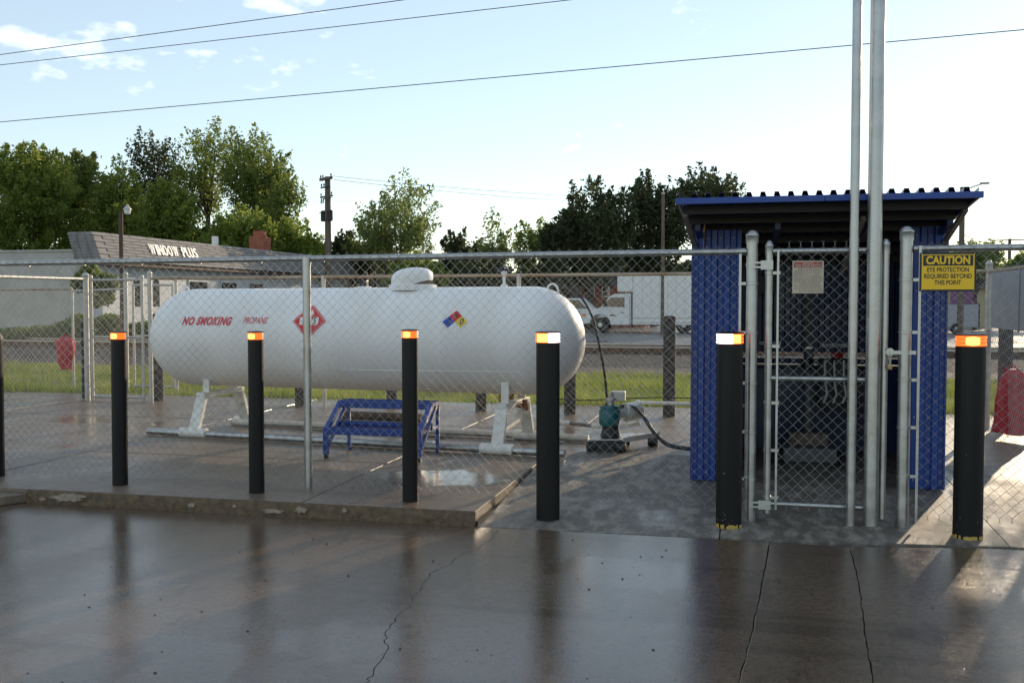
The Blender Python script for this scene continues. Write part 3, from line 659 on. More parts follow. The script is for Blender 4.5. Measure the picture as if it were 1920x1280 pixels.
def diamond(px, py, half, off, m, name, hw=None, N=6):
    f = tmap(px, py, off); b = MB(); vs = []
    for i in range(N+1):
        for j in range(N+1):
            a, c = i/N*2-1, j/N*2-1; vs.append(f((a-c)/2*(hw or half), (a+c)/2*half))
    b.add(vs, [(i*(N+1)+j, (i+1)*(N+1)+j, (i+1)*(N+1)+j+1, i*(N+1)+j+1) for i in range(N) for j in range(N)]); return b.build(name, m, tk)
diamond(580, 602, .186, .004, M['signred'], 'hazard_placard'); diamond(580, 602, .172, .0055, M['signwhite'], 'placard_border'); diamond(580, 602, .166, .007, M['signred'], 'placard_field')
f_ = tmap(580, 602, .009)
b = MB(); N = 8; b.add([f_(-.105+.21*i/N, q) for i in range(N+1) for q in (-.04, .0, .04)], [(i*3+j, i*3+3+j, i*3+4+j, i*3+1+j) for i in range(N) for j in range(2)]); b.build('number_plate', M['signwhite'], tk)
text('1075', .098, tmap(580, 602.5, .011), bold=.001, shear=.15, sx=.82).build('lettering', M['ink'], tk)
fl = [(-.03,.058),(-.045,.085),(-.03,.075),(-.034,.11),(-.018,.09),(-.012,.132),(.004,.10),(.014,.138),(.02,.098),(.034,.115),(.03,.08),(.044,.088),(.03,.058),(.008,.066),(-.008,.052)]
MB().add([f_(x, y) for x, y in fl], [tuple(range(len(fl)))]).build('flame_symbol', M['signwhite'], tk)
for (dx, dy, m, ch) in ((-.064, 0, 'signblue', '2'), (0, .060, 'signred', '4'), (.064, 0, 'signyellow', '0'), (0, -.060, 'signwhite', '')):
    px, py = 853, 604; u0, t0 = ts(px, py); b = MB(); vs = []; N = 4; hw, hh = .0625, .0585
    for i in range(N+1):
        for j in range(N+1):
            a, c = i/N*2-1, j/N*2-1; vs.append(tp(u0+dx+(a-c)/2*hw, t0+(dy+(a+c)/2*hh)/TR_, .004))
    b.add(vs, [(i*(N+1)+j, (i+1)*(N+1)+j, (i+1)*(N+1)+j+1, i*(N+1)+j+1) for i in range(N) for j in range(N)]).build('rating_diamond', M[m], tk)
    if ch: text(ch, .085, lambda x, y: tp(u0+dx+x, t0+(dy+y)/TR_, .006), bold=.001, shear=.2).build('lettering', M['ink'], tk)
b = MB()
for (x0, x1) in ((-.115, 0), (0, .115)):
    pass
# dome hood, tilted, with collar
u = tu(774); dc = TC+ax*u+Vector((0, 0, TZ+TR_))
MB().lathe([(.24, -.03), (.24, .022), (.225, .03)], dc, 32).build('dome_collar', M['tank'], tk, smooth=True)
hb = MB(); vs = []; n = 36
for (r, z) in ((.205, .0), (.212, .05), (.212, .10), (.205, .135), (.185, .165), (.15, .188), (.10, .204), (.05, .211), (.001, .213)):
    for k in range(n):
        a = 2*math.pi*k/n; x, y = r*math.cos(a), r*math.sin(a)
        lift = .062*max(0, math.cos(a)+.2)-.03*max(0, -math.cos(a)); zz = z*(1-lift/.213)+lift
        P = Vector((x, y, zz)); P.rotate(Matrix.Rotation(R(-4), 3, 'Y')); vs.append(dc+ax*P.x-nf*P.y+Vector((0, 0, P.z-.015)))
hb.add(vs, [(i*n+k, i*n+(k+1) % n, (i+1)*n+(k+1) % n, (i+1)*n+k) for i in range(8) for k in range(n)]).build('dome_hood', M['tank'], tk, smooth=True)
for px, hgt in ((683, .045),):
    u = tu(px); p = TC+ax*u+Vector((0, 0, TZ+TR_))
    MB().lathe([(.07, -.02), (.07, .012), (.03, .016)], p, 20).build('fitting_flange', M['tank'], tk, smooth=True)
    MB().box(p.x-.035, p.y-.035, p.z+.014, p.x+.035, p.y+.035, p.z+.075).build('gauge', M['ink'], tk, bevel=.006)
u = tu(945); p = TC+ax*u+Vector((0, 0, TZ+TR_))
MB().lathe([(.035, -.01), (.035, .02), (.014, .028), (.014, .12), (.028, .125), (.028, .15), (.012, .16)], p, 16).build('relief_valve', M['steelwhite'], tk, smooth=True)
b = MB(); b.tube(p+Vector((-.02, 0, .15)), p+Vector((-.02, 0, .22)), .022, 10); b.tube(p+Vector((-.09, 0, .17)), p+Vector((.10, 0, .165)), .014, 8); b.tube(p+Vector((.06, 0, .13)), p+Vector((.06, 0, .20)), .02, 8)
b.build('valve_head', M['ink'], tk, smooth=True)
for px in (347, 1036):
    u = tu(px); sg = 1 if px > 700 else -1; base = TC+ax*u+Vector((0, 0, TZ+TR_*.93))
    pts = [base+ax*(.058*math.cos(a))+Vector((0, 0, -.02+.085*math.sin(a))) for a in [R(x) for x in range(-30, 211, 15)]]
    MB().path(pts, .011, 8).build('lifting_lug', M['tank'], tk, smooth=True)
# lower reinforcing pad line
b = MB(); u0, t0 = ts(640, 693); u1, t1 = ts(975, 698)
b.path([tp(u0+(u1-u0)*k/10, t0+(t1-t0)*k/10, .001) for k in range(11)], .0035, 6).build('weld_bead', M['tank'], tk)
# supports
def support(fp, rp_):
    fp, rp_ = Vector(fp), Vector(rp_); ctr = (fp+rp_)/2; dy = (rp_-fp).normalized()
    ztop = .515
    for p, q in ((fp, 1), (rp_, -1)):
        tp_ = Vector((p.x, p.y, 0))+dy*q*.16
        MB().bar((p.x, p.y, .14), (tp_.x, tp_.y, ztop), .115, .05, tuple(dy)).build('leg', M['steelwhite'], tk, bevel=.004)
        MB().lathe([(.047, -.16), (.052, -.155), (.052, .155), (.047, .16)], (p.x, p.y, .147), 20, Vector((1, -.112, 0))).build('foot_sleeve', M['steelwhite'], tk, smooth=True)
    a = fp+dy*.12; c = rp_-dy*.12
    MB().bar((a.x, a.y, ztop+.01), (c.x, c.y, ztop+.01), .10, .05).build('cross_beam', M['steelwhite'], tk, bevel=.004)
    for q in (.24, (rp_-fp).length-.24):
        s_ = fp+dy*q; MB().bar((s_.x, s_.y, ztop+.03), (s_.x, s_.y, .74), .075, .03, tuple(dy)).build('saddle_stub', M['steelwhite'], tk, bevel=.003)
    a = fp+dy*.07; c = rp_-dy*.10; MB().bar((a.x, a.y, .28), (c.x, c.y, .36), .012, .03).build('brace', M['steelwhite'], tk)
support((-2.312, 2.28, 0), (-2.25, 3.28, 0)); support((1.014, 1.90, 0), (1.10, 2.89, 0))
for (a, c, m) in (((-2.88, 2.345, .14), (1.66, 1.826, .14), 'galv'), ((-2.44, 3.303, .14), (1.72, 2.818, .14), 'galv_old')):
    MB().tube(a, c, .036, 18).build('skid_pipe', M[m], tk, smooth=True)
p = TC+ax*(tu(975)-.08)+Vector((0, -.02, .0))
MB().path([(p.x, p.y, .60), (p.x, p.y, .53), (p.x+.03, p.y-.02, .50), (p.x+.12, p.y-.02, .49)], .022, 10).build('bottom_outlet', M['rust'], tk, smooth=True)
MB().lathe([(.04, -.03), (.055, -.02), (.055, .02), (.04, .03)], (p.x+.14, p.y-.02, .50), 12, (1, .2, 0)).build('shutoff_valve', M['rust'], tk, smooth=True)
for dx in (-.12, -.05): MB().tube((p.x+dx, p.y, .52), (p.x+dx, p.y, .62), .012, 8).build('drain_stub', M['yellow_old'], tk)

# hose from the tank top down to the pump
pts = [(0, V(1040, 9.6, 536)), (1, V(1070, 9.5, 541)), (2, V(1093, 9.4, 562)), (3, V(1112, 9.35, 598)), (4, V(1122, 9.3, 640)), (5, V(1132, 9.3, 690)), (6, V(1137, 9.3, 735)), (7, V(1140, 9.3, 778))]
def smoothpath(P, k=6):
    P = [Vector(p) for p in P]; out = []
    for i in range(len(P)-1):
        p0, p1, p2, p3 = P[max(i-1, 0)], P[i], P[i+1], P[min(i+2, len(P)-1)]
        for j in range(k):
            t = j/k; out.append(.5*((2*p1)+(p2-p0)*t+(2*p0-5*p1+4*p2-p3)*t*t+(3*p1-p0-3*p2+p3)*t**3))
    return out+[P[-1]]
tag(MB().path(smoothpath([p for _, p in pts]), .012, 8).build('vapor_hose', M['rubber'], None, smooth=True), 'thin black hose arching from the tank top down to the pump', 'hose')
# pump on its cart
pc = G(1145, 836, .1)
pu = thing('transfer_pump', (pc.x, pc.y, .1), 'small teal transfer pump with bright motor on a low wheeled base', 'pump')
A = lambda px, py, dd=0: V(px, 9.1+dd, py)
fl0 = G(1103, 846, .1); fr0 = G(1168, 846, .1); bk = Vector((.30, .52, 0))
MB().prism([(fl0.x, fl0.y), (fr0.x, fr0.y), (fr0.x+bk.x, fr0.y+bk.y), (fl0.x+bk.x, fl0.y+bk.y)], .200, .214).build('base_plate', M['chrome'], pu, bevel=.003)
MB().bar((fl0.x-.01, fl0.y+.03, .148), (fr0.x+.01, fr0.y+.03, .148), .10, .092).build('front_bar', M['rubber'], pu, bevel=.003)
MB().bar((fr0.x, fr0.y, .205), (fr0.x+bk.x, fr0.y+bk.y, .205), .012, .05).build('side_channel', M['steelwhite'], pu, bevel=.002)
for q in (Vector((.03, .02, 0)), Vector((.30, .02, 0)), bk*.9+Vector((.02, 0, 0)), bk*.9+Vector((.29, 0, 0))):
    w = fl0+q; MB().lathe([(.03, -.05), (.042, -.045), (.042, .045), (.03, .05)], (w.x, w.y, .143), 16, (1, 0, 0)).build('rubber_foot', M['rubber'], pu, smooth=True)
pm = fl0*.5+fr0*.5+Vector((.03, .12, 0))
MB().lathe([(.09, 0), (.10, .01), (.085, .05), (.08, .09), (.082, .12)], (pm.x, pm.y, .22), 24).build('pump_foot', M['rubber'], pu, smooth=True)
MB().lathe([(.085, 0), (.10, .02), (.10, .14), (.088, .16), (.092, .165), (.092, .185), (.05, .195)], (pm.x-.01, pm.y, .33), 24).build('pump_body', M['teal'], pu, smooth=True)
MB().lathe([(.035, 0), (.035, .04), (.05, .045), (.05, .07), (.02, .08), (.02, .13)], (pm.x+.0, pm.y, .52), 16).build('inlet_flange', M['galv_old'], pu, smooth=True)
mo = Vector((.75, .62, .12)).normalized()
MB().lathe([(.02, 0), (.055, .01), (.055, .08), (.082, .09), (.088, .10), (.088, .23), (.092, .235), (.092, .25), (.075, .262), (.03, .27)], (pm.x+.05, pm.y+.03, .43), 28, mo).build('motor', M['chrome'], pu, smooth=True)
for k in range(5):
    MB().lathe([(.0885, -.002), (.0905, 0), (.0885, .002)], Vector((pm.x+.05, pm.y+.03, .43))+mo*(.115+.022*k), 28, mo).build('cooling_fin', M['steelwhite'], pu, smooth=True)
MB().box(pm.x+.0, pm.y+.02, .56, pm.x+.13, pm.y+.12, .65).build('junction_box', M['galv_old'], pu, bevel=.006)
MB().lathe([(.02, 0), (.022, .02), (.012, .03)], (pm.x-.06, pm.y-.02, .515), 10).build('yellow_valve_handle', M['yellow_old'], pu)
pt = thing('gas_pipe', (3, 3, .2), 'white jointed gas pipe running from the tank outlet past the pump to the shed', 'pipe')
def run(px_pts, r, m, name, par, sm=True):
    return MB().path([V(a, d, b_) for a, b_, d in px_pts], r, 10).build(name, M[m], par, smooth=sm)
run([(1040, 792, 9.6), (1068, 793, 9.6)], .022, 'steelwhite', 'pipe_section', pt); run([(1066, 793, 9.6), (1112, 798, 9.5)], .018, 'pipeold', 'flexible_section', pt)
run([(1110, 798, 9.5), (1130, 799, 9.45)], .022, 'steelwhite', 'pipe_section', pt); run([(1176, 797, 9.6), (1196, 793, 9.7)], .02, 'steelwhite', 'pipe_section', pt)
run([(1196, 794, 9.7), (1196, 753, 9.7)], .019, 'steelwhite', 'pipe_section', pt); run([(1192, 754, 9.7), (1300, 757, 9.4), (1400, 760, 9.1)], .018, 'steelwhite', 'pipe_section', pt)
for a, b_ in ((1196, 754), (1196, 794)): MB().lathe([(.001, -.028), (.026, -.015), (.028, 0), (.026, .015), (.001, .028)], V(a, 9.7, b_), 12).build('elbow', M['steelwhite'], pt, smooth=True)
hp = [V(1162, 9.35, 762), V(1188, 9.3, 764), V(1206, 9.2, 781), V(1228, 9.0, 812), V(1252, 8.9, 833), V(1285, 8.8, 840), V(1330, 8.7, 843)]
tag(MB().path(smoothpath(hp), .019, 10).build('filling_hose', M['rubber'], None, smooth=True), 'black hose sagging from the pump to the foot of the blue shed', 'hose')
cp = [V(1050, 9.7, 748), V(1100, 9.9, 750), V(1170, 10.0, 747), V(1240, 10.1, 745), V(1320, 10.1, 747)]
tag(MB().path(smoothpath(cp), .006, 6).build('cable', M['rubber'], None, smooth=True), 'thin black cable strung along the back fence to the shed', 'cable')

lg = V(640, 11.7, 776); lh = V(790, 11.4, 782); tb = thing('timber', (lg.x, lg.y, .1), 'round brown timber lying on the pad behind the blue stand', 'timber')
MB().tube((lg.x, lg.y, .152), (lh.x, lh.y, .152), .05, 16).build('log', M['bark'], tb, smooth=True)
# ------------------------------------------------------------------ blue step stand
st = thing('step_stand', (.02, 1.6, .1), 'blue welded steel step stand with slatted tread in front of the tank', 'step stand')
X0, X1, Yf, Yr = -.44, .478, 1.33, 1.86; y_up = 1.66
for x in (X0+.02, X1-.02):
    MB().bar((x, Yf, .135), (x, Yf, .36), .045, .045).build('front_leg', M['bluepaint'], st, bevel=.003)
    MB().bar((x, Yf, .10), (x, Yf, .14), .03, .03).build('foot_plug', M['rubber'], st)
    MB().bar((x, Yf, .35), (x, y_up, .565), .042, .042).build('side_rail', M['bluepaint'], st, bevel=.003)
    MB().bar((x, y_up, .565), (x, Yr, .565), .042, .042).build('top_side_rail', M['bluepaint'], st, bevel=.003)
    MB().bar((x, Yr, .10), (x, Yr, .58), .03, .03).build('rear_leg', M['bluepaint'], st, bevel=.003)
    MB().bar((x, Yf+.04, .20), (x, Yr-.04, .55), .028, .028).build('diagonal_brace', M['bluepaint'], st, bevel=.002)
    MB().bar((x, Yf, .345), (x, Yr, .345), .02, .03).build('tread_side', M['bluepaint'], st)
MB().box(X0, y_up-.025, .520, X1, y_up+.02, .585).build('upper_step_beam', M['bluepaint'], st, bevel=.003)
MB().box(X0, Yr-.02, .50, X1, Yr+.02, .575).build('upper_rear_beam', M['bluepaint'], st, bevel=.003)
MB().box(X0, Yf-.022, .315, X1, Yf+.012, .372).build('front_tread_beam', M['bluepaint'], st, bevel=.003)
MB().box(X0, y_up-.03, .33, X1, y_up+.005, .40).build('rear_tread_beam', M['bluepaint'], st, bevel=.003)
me_sl = None
for k in range(24):
    x = X0+.035+k*(X1-X0-.07)/23
    MB().bar((x, Yf+.012, .358), (x, y_up-.03, .362), .008, .022).build('tread_slat', M['bluepaint'], st)
for k in range(8):
    y = y_up+.03+k*.02; MB().box(X0+.03, y, .572, X1-.03, y+.004, .586).build('upper_tread_slat', M['bluepaint'], st)

# ------------------------------------------------------------------ blue shed
sh = thing('blue_shed', (3.74, 2, .08), 'open fronted blue corrugated steel shed housing the propane dispenser behind the gate', 'shed')
SX0, SX1, SY, SB = 2.815, 4.69, 1.14, 3.05
def rooft(y): return 2.180-(y-.10)*.095
def corr(name, x0, x1, y, z0, z1, m, along='x', pitch=.105, dep=.022, parent=sh, ph=0):
    b = MB(); pf = []; x = x0; d = [(0, 0), (.38, 0), (.5, 1), (.88, 1)]
    k = 0
    while True:
        for fx, fd in d:
            xx = x0+(k+fx)*pitch-ph
            if xx > x1: break
            if xx >= x0: pf.append((xx, -fd*dep))
        else:
            k += 1; continue
        break
    pf.append((x1, pf[-1][1])); n = len(pf)
    vs = []
    for th in (0, .0025):
        for z in (z0, z1):
            for (u, w) in pf: vs.append((u, y+w+th, z) if along == 'x' else (y-w+th, u, z))
    fs = [(i, i+1, n+i+1, n+i) for i in range(n-1)]+[(2*n+i+1, 2*n+i, 3*n+i, 3*n+i+1) for i in range(n-1)]+[(0, n, 3*n, 2*n), (n-1, 3*n-1, 4*n-1, 2*n-1)]
    fs += [(i, 2*n+i, 2*n+i+1, i+1) for i in range(n-1)]+[(n+i+1, 3*n+i+1, 3*n+i, n+i) for i in range(n-1)]
    return b.add(vs, fs).build(name, m, parent)
xa = T(1386, 600, SY).x; xb = T(1694, 600, SY).x
corr('front_panel', SX0, xa, SY, .075, rooft(SY)-.02, M['blue'], pitch=.098)
corr('front_panel', xb, SX1, SY, .075, rooft(SY)-.02, M['blue'], pitch=.098, ph=.03)
for x0, x1 in ((SX0-.012, SX0), (xa, xa+.012), (xb-.012, xb), (SX1, SX1+.012)): MB().box(x0, SY-.024, .075, x1, SY+.03, rooft(SY)-.015).build('corner_trim', M['blue'], sh)
for (x0, x1, ph) in ((SX0, xa, 0), (xb, SX1, .03)):
    k = 0
    while x0+(k+.19)*.098-ph < x1-.01:
        xx = x0+(k+.19)*.098-ph; k += 1
        if xx < x0+.01: continue
        for zz in (.14, .62, 1.1, 1.58, 2.0): MB().lathe([(.006, 0), (.006, .003), (.003, .005)], (xx, SY-.0005, zz), 6, (0, -1, 0)).build('screw', M['galv_old'], sh)
GZ0, GZ1 = 1.5-103/1850*9.8, 1.5-92/1850*9.8
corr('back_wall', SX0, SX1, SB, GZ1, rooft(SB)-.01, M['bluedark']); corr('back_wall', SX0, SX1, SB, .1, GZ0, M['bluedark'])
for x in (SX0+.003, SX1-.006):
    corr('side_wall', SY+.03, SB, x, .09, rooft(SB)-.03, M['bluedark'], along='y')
for x in (SX0+.04, SX1-.04, xa-.03, xb+.03):
    MB().box(x-.02, SY+.01, .08, x+.02, SY+.05, rooft(SY)-.03).build('frame_post', M['greybox'], sh)
for x in (T(1517, 600, SB-.1).x,): MB().box(x-.04, SB-.12, .1, x+.04, SB-.06, rooft(SB)-.05).build('frame_post', M['greybox'], sh)
rx0, rx1 = 2.765, 4.690
b = MB(); pf = []; npx = 21; pt_ = (rx1-rx0)/npx
for k in range(npx):
    x = rx0+k*pt_; pf += [(x+.0, .034), (x+.028, .034), (x+.04, .0), (x+.086, .0)]
pf.append((rx1, .034)); n = len(pf); vs = []
for th in (.0, -.0025):
    for y in (.10, 3.3):
        for (x, z) in pf: vs.append((x, y, rooft(y)+.03+z+th))
b.add(vs, [(i, i+1, n+i+1, n+i) for i in range(n-1)]+[(2*n+i+1, 2*n+i, 3*n+i, 3*n+i+1) for i in range(n-1)]+[(i, 2*n+i, 2*n+i+1, i+1) for i in range(n-1)]+[(0, n, 3*n, 2*n), (n-1, 3*n-1, 4*n-1, 2*n-1)])
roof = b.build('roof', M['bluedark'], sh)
MB().box(rx0-.02, .07, rooft(.1)-.012, 3.73, .10, rooft(.1)+.030).build('fascia', M['blue'], sh, bevel=.002)
MB().box(3.733, .068, rooft(.1)-.012, rx1+.02, .10, rooft(.1)+.030).build('fascia', M['blue'], sh, bevel=.002)
for x in (rx0-.005, rx1-.01):
    MB().sprism([(.10, rooft(.1)-.012), (3.3, rooft(3.3)-.012), (3.3, rooft(3.3)+.03), (.10, rooft(.1)+.03)], x, x+.015, lambda u, v, d: (d, u, v)).build('barge_trim', M['blue'], sh)
for y in (.35, .75, 1.2, 1.75, 2.35, 2.95): MB().box(rx0+.02, y-.02, rooft(y)-.035, rx1-.02, y+.02, rooft(y)+.028).build('purlin', M['rubber'], sh)
for x in (SX0+.05, 3.45, 4.1, SX1-.05):
    MB().sprism([(.75, rooft(.75)-.085), (3.1, rooft(3.1)-.085), (3.1, rooft(3.1)-.037), (.75, rooft(.75)-.037)], x-.02, x+.02, lambda u, v, d: (d, u, v)).build('rafter', M['bluedark'], sh)
for (a, c) in (((3.95, SY+.1, 1.72), (4.02, .45, 2.08)), ((SX0+.02, SY+.02, 1.93), (rx0+.03, .35, 2.12)), ((SX1-.02, SY+.02, 1.93), (rx1-.03, .35, 2.12))):
    MB().bar(a, c, .03, .03).build('knee_brace', M['pipeold'], sh)
for px, py in ((1503, 388), (1520, 380)):
    w = V(px, 7.3, py); MB().box(w.x-.02, w.y, w.z-.025, w.x+.02, w.y+.04, w.z+.02).build('bracket_block', M['wood'], sh)
# what stands inside
cr = thing('metal_cross', tuple(V(1321, 7.7, 465)), 'thin brass coloured cross ornament fixed on the blue left panel', 'ornament')
q = SY-.034; a, c = T(1322, 409, q), T(1319, 466, q); MB().tube(a, c, .004, 8).build('upright', M['brass'], cr)
a, c = T(1307, 417, q), T(1338, 419, q); MB().tube(a, c, .0035, 8).build('cross_arm', M['brass'], cr)
a, c = T(1322, 418, q), T(1320, 436, q); MB().tube(a, c, .008, 8).build('centre_figure', M['brass'], cr)
ds = thing('cylinder_filling_station', (3.75, 2.2, .1), 'dark propane filling dispenser with pipes and valves inside the blue shed', 'dispenser')
cx_ = T(1516, 700, 2.3).x
MB().tube((cx_, 2.3, .1), (cx_, 2.3, 1.08), .045, 16).build('column', M['greybox'], ds, smooth=True)
MB().box(cx_-.03, 2.27, .95, cx_+.03, 2.33, 1.1).build('column_head', M['galv'], ds, bevel=.004)
MB().box(cx_+.1, 2.35, .55, cx_+.42, 2.7, .98).build('meter_cabinet', M['rubber'], ds, bevel=.01)
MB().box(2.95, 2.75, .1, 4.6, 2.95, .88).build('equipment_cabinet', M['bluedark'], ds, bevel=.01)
MB().box(2.93, 2.73, .885, 4.62, 2.9, .91).build('counter_shelf', M['greybox'], ds, bevel=.004)
for k, x in enumerate((cx_+.14, cx_+.22, cx_+.30)):
    MB().path([(x, 2.3, .98), (x, 2.28, .80), (x+.02, 2.27, .68), (x-.01, 2.27, .60)], .013, 8).build('valve_pipe', M['galv_old'], ds, smooth=True)
    MB().lathe([(.025, 0), (.03, .02), (.02, .045)], (x, 2.28, .80), 10).build('valve', M['galv'], ds, smooth=True)
MB().path(smoothpath([(cx_+.30, 2.27, .60), (cx_+.36, 2.2, .42), (cx_+.48, 2.15, .38), (cx_+.55, 2.2, .6), (cx_+.52, 2.3, .9)]), .014, 8).build('filling_hose_loop', M['rubber'], ds, smooth=True)
MB().lathe([(.05, 0), (.055, .05), (.05, .09), (.02, .1)], (cx_-.02, 2.22, .9), 14).build('pressure_gauge', M['ink'], ds, smooth=True)
sc_ = thing('platform_scale', (3.55, 1.95, .1), 'low grey cylinder scale on the shed floor behind the gate', 'scale')
xl, xr = T(1468, 860, 1.9).x, T(1568, 860, 1.9).x
MB().box(xl, 1.8, .14, xr, 2.15, .26).build('scale_platform', M['greybox'], sc_, bevel=.01); MB().box(xl+.02, 1.83, .09, xr-.02, 2.12, .14).build('scale_base', M['rubber'], sc_)
bc = MB().box(xl+.05, 1.98, .262, xr-.06, 2.14, .36).build('cardboard_box', M['wood'], bevel=.004, base=(xl+.2, 2.05, .262)); tag(bc, 'brown box resting on the grey scale inside the shed', 'box')
a = T(1578, 690, 2.5); rc = thing('red_bucket', (a.x, 2.5, .91), 'dark red container on the shed counter behind the tall poles', 'container')
MB().lathe([(.045, 0), (.058, .10), (.06, .105), (.054, .107)], (a.x-.02, 2.72, .911), 20).build('bucket_body', M['red'], rc, smooth=True); MB().lathe([(.062, 0), (.062, .012), (.01, .016)], (a.x-.02, 2.72, 1.018), 20).build('bucket_lid', M['red'], rc, smooth=True)
for i, (px0, px1, py, lab) in enumerate(((1424, 1464, 643, 'thin white label strip inside the shed beside the gate post'), (1542, 1592, 647, 'thin white label strip inside the shed above the red container'))):
    a, c = T(px0, py, 2.68), T(px1, py, 2.68); o = thing('label_strip', (a.x, 2.68, a.z), lab, 'label', 'label strips in the shed')
    MB().box(a.x, 2.68, a.z-.014, c.x, 2.684, a.z+.012).build('strip', M['signwhite'], o)
    b = MB(); random.seed(i)
    x = a.x+.008
    while x < c.x-.012:
        w_ = random.uniform(.004, .01); b.box(x, 2.677, a.z-.008, x+w_, 2.6795, a.z+.006); x += w_+random.uniform(.002, .005)
    b.build('small_print', M['ink'], o)
a = T(1422, 516, SB-.15); c = T(1450, 552, SB-.15)
eb = thing('electrical_box', (a.x, SB-.15, c.z), 'grey electrical box mounted inside the shed left of the gate', 'electrical box')
MB().box(a.x-.02, SB-.16, c.z, c.x+.02, SB-.04, a.z).build('box_body', M['greybox'], eb, bevel=.006); MB().box(a.x-.01, SB-.168, c.z+.01, c.x+.01, SB-.161, a.z-.01).build('box_door', M['greybox'], eb, bevel=.003)

# ------------------------------------------------------------------ signs
def flat(x0, x1, z0, z1, y): return lambda u, v: (x0+(x1-x0)*u, y, z0+(z1-z0)*v)
a = T(1725, 474, -.03); c = T(1830, 546, -.03); cs_ = thing('caution_sign', ((a.x+c.x)/2, -.03, c.z), 'yellow and black caution sign about eye protection hung on the fence', 'sign')
xc, W_, H_ = (a.x+c.x)/2, c.x-a.x, a.z-c.z; zc = (a.z+c.z)/2
MB().box(a.x, -.030, c.z, c.x, -.022, a.z).build('backing', M['ink'], cs_, bevel=.002)
MB().box(a.x+.012, -.0315, c.z+.012, c.x-.012, -.0302, a.z-.012).build('yellow_face', M['caution'], cs_)
MB().box(a.x+.020, -.033, a.z-.084, c.x-.020, -.0318, a.z-.017).build('header_panel', M['ink'], cs_)
pl_ = lambda X, Z, y: (lambda x, yy: (X+x, y, Z+yy))
text('CAUTION', .070, pl_(xc, a.z-.051, -.0336), bold=.0028, fit=W_-.075).build('lettering', M['caution'], cs_)
for i, ln in enumerate(('EYE PROTECTION', 'REQUIRED BEYOND', 'THIS POINT')):
    text(ln, .041, pl_(xc, a.z-.111-i*.041, -.0325), bold=.0009, fit=(.25, .285, .16)[i]).build('lettering', M['ink'], cs_)
for x in (a.x+.012, c.x-.012):
    for z in (a.z-.008, c.z+.008): MB().tube((x, -.036, z), (x, -.02, z), .003, 8).build('grommet', M['galv'], cs_)
a = T(1486, 489, .012); c = T(1544, 550, .012); ns = thing('notice_sign', ((a.x+c.x)/2, .012, c.z), 'small sun-faded safety notice with red header fixed behind the gate mesh', 'sign')
xc = (a.x+c.x)/2; MB().box(a.x, .008, c.z, c.x, .012, a.z).build('notice_board', M['notice'], ns, bevel=.004)
MB().box(a.x+.008, .0068, a.z-.045, c.x-.012, .0078, a.z-.008).build('red_header', M['noticered'], ns)
text('NOTICE', .019, pl_(xc, a.z-.018, .0062), bold=.0004).build('lettering', M['notice'], ns); text('FOR YOUR SAFETY', .0215, pl_(xc, a.z-.034, .0062), bold=.0005, sx=.88).build('lettering', M['notice'], ns)
b = MB(); random.seed(3)
for k in range(13):
    z = a.z-.056-k*.0122; x = a.x+.012+(.03 if k % 4 == 0 else 0)
    while x < c.x-.02:
        w_ = random.uniform(.006, .018); b.box(x, .0066, z-.0016, min(x+w_, c.x-.012), .0078, z+.0014); x += w_+.004
    
b.build('small_print', M['text_grey'], ns)
# grey sign seen from the back on the right side fence
gs = thing('grey_sign_panel', (5.76, 3.8, 1.2), 'bare grey back of a sign board hung on the right side fence', 'sign')
MB().box(5.765, 2.9, 1.22, 5.772, 4.52, 1.80).build('panel', M['greysign'], gs, bevel=.002)
MB().box(5.755, 3.4, 1.2, 5.7645, 3.43, 1.82).build('stiffener', M['greysign'], gs)
ss = MB().box(5.77, 4.58, .95, 5.776, 4.72, 1.2).build('small_grey_plate', M['greysign'], bevel=.002, base=(5.77, 4.65, .95)); tag(ss, 'small narrow grey plate on the side fence below the grey sign', 'sign')
def bag(px, d, z0, z1, wid, label):
    c = V(px, d); o = thing('red_cover', (c.x, c.y, z0), label, 'cover', 'red fire extinguisher covers')
    b = MB(); n = 56; m_ = 34; vs = []; rg = random.Random(px)
    ph = [rg.uniform(0, 6.3) for _ in range(6)]
    for j in range(m_+1):
        f = j/m_; z = z0+(z1-z0)*f; w = (wid*(1.0-.42*f) if px > 1000 else wid*(.55+.45*math.sin(min(1, f*1.2)*1.6)))*(1 if f < .9 else 1-(f-.9)*5)
        for k in range(n):
            a = 2*math.pi*k/n; fold = 1+.08*math.sin(3*a+ph[0]+f*1.5)+.07*math.sin(7*a+ph[1]-f*2)+.035*math.sin(13*a+ph[2]+f*3)+.012*math.sin(f*31+a*2)
            vs.append((c.x+w*.5*fold*math.cos(a)+.05*(f-.5)*math.sin(f*5+ph[3]), c.y+w*.32*fold*math.sin(a), z+.02*math.sin(2*a+ph[4])*(1-f)))
    b.add(vs, [(j*n+k, j*n+(k+1) % n, (j+1)*n+(k+1) % n, (j+1)*n+k) for j in range(m_) for k in range(n)]+[tuple(range(n-1, -1, -1)), tuple(range(m_*n, m_*n+n))])
    b.build('cover_skirt', M['red'], o, smooth=True)
    b = MB(); b.path([(c.x-wid*.22, c.y, z1-.02), (c.x, c.y-.02, z1+.05), (c.x+wid*.22, c.y, z1-.02)], .008, 6).build('tie_cord', M['redpaint'], o, smooth=True)
bag(122, 15.7, .42, .93, .30, 'red plastic cover tied to the outer fence at far left')
bag(1899, 9.9, .18, .82, .36, 'red plastic cover hanging by the right side fence at the right edge')

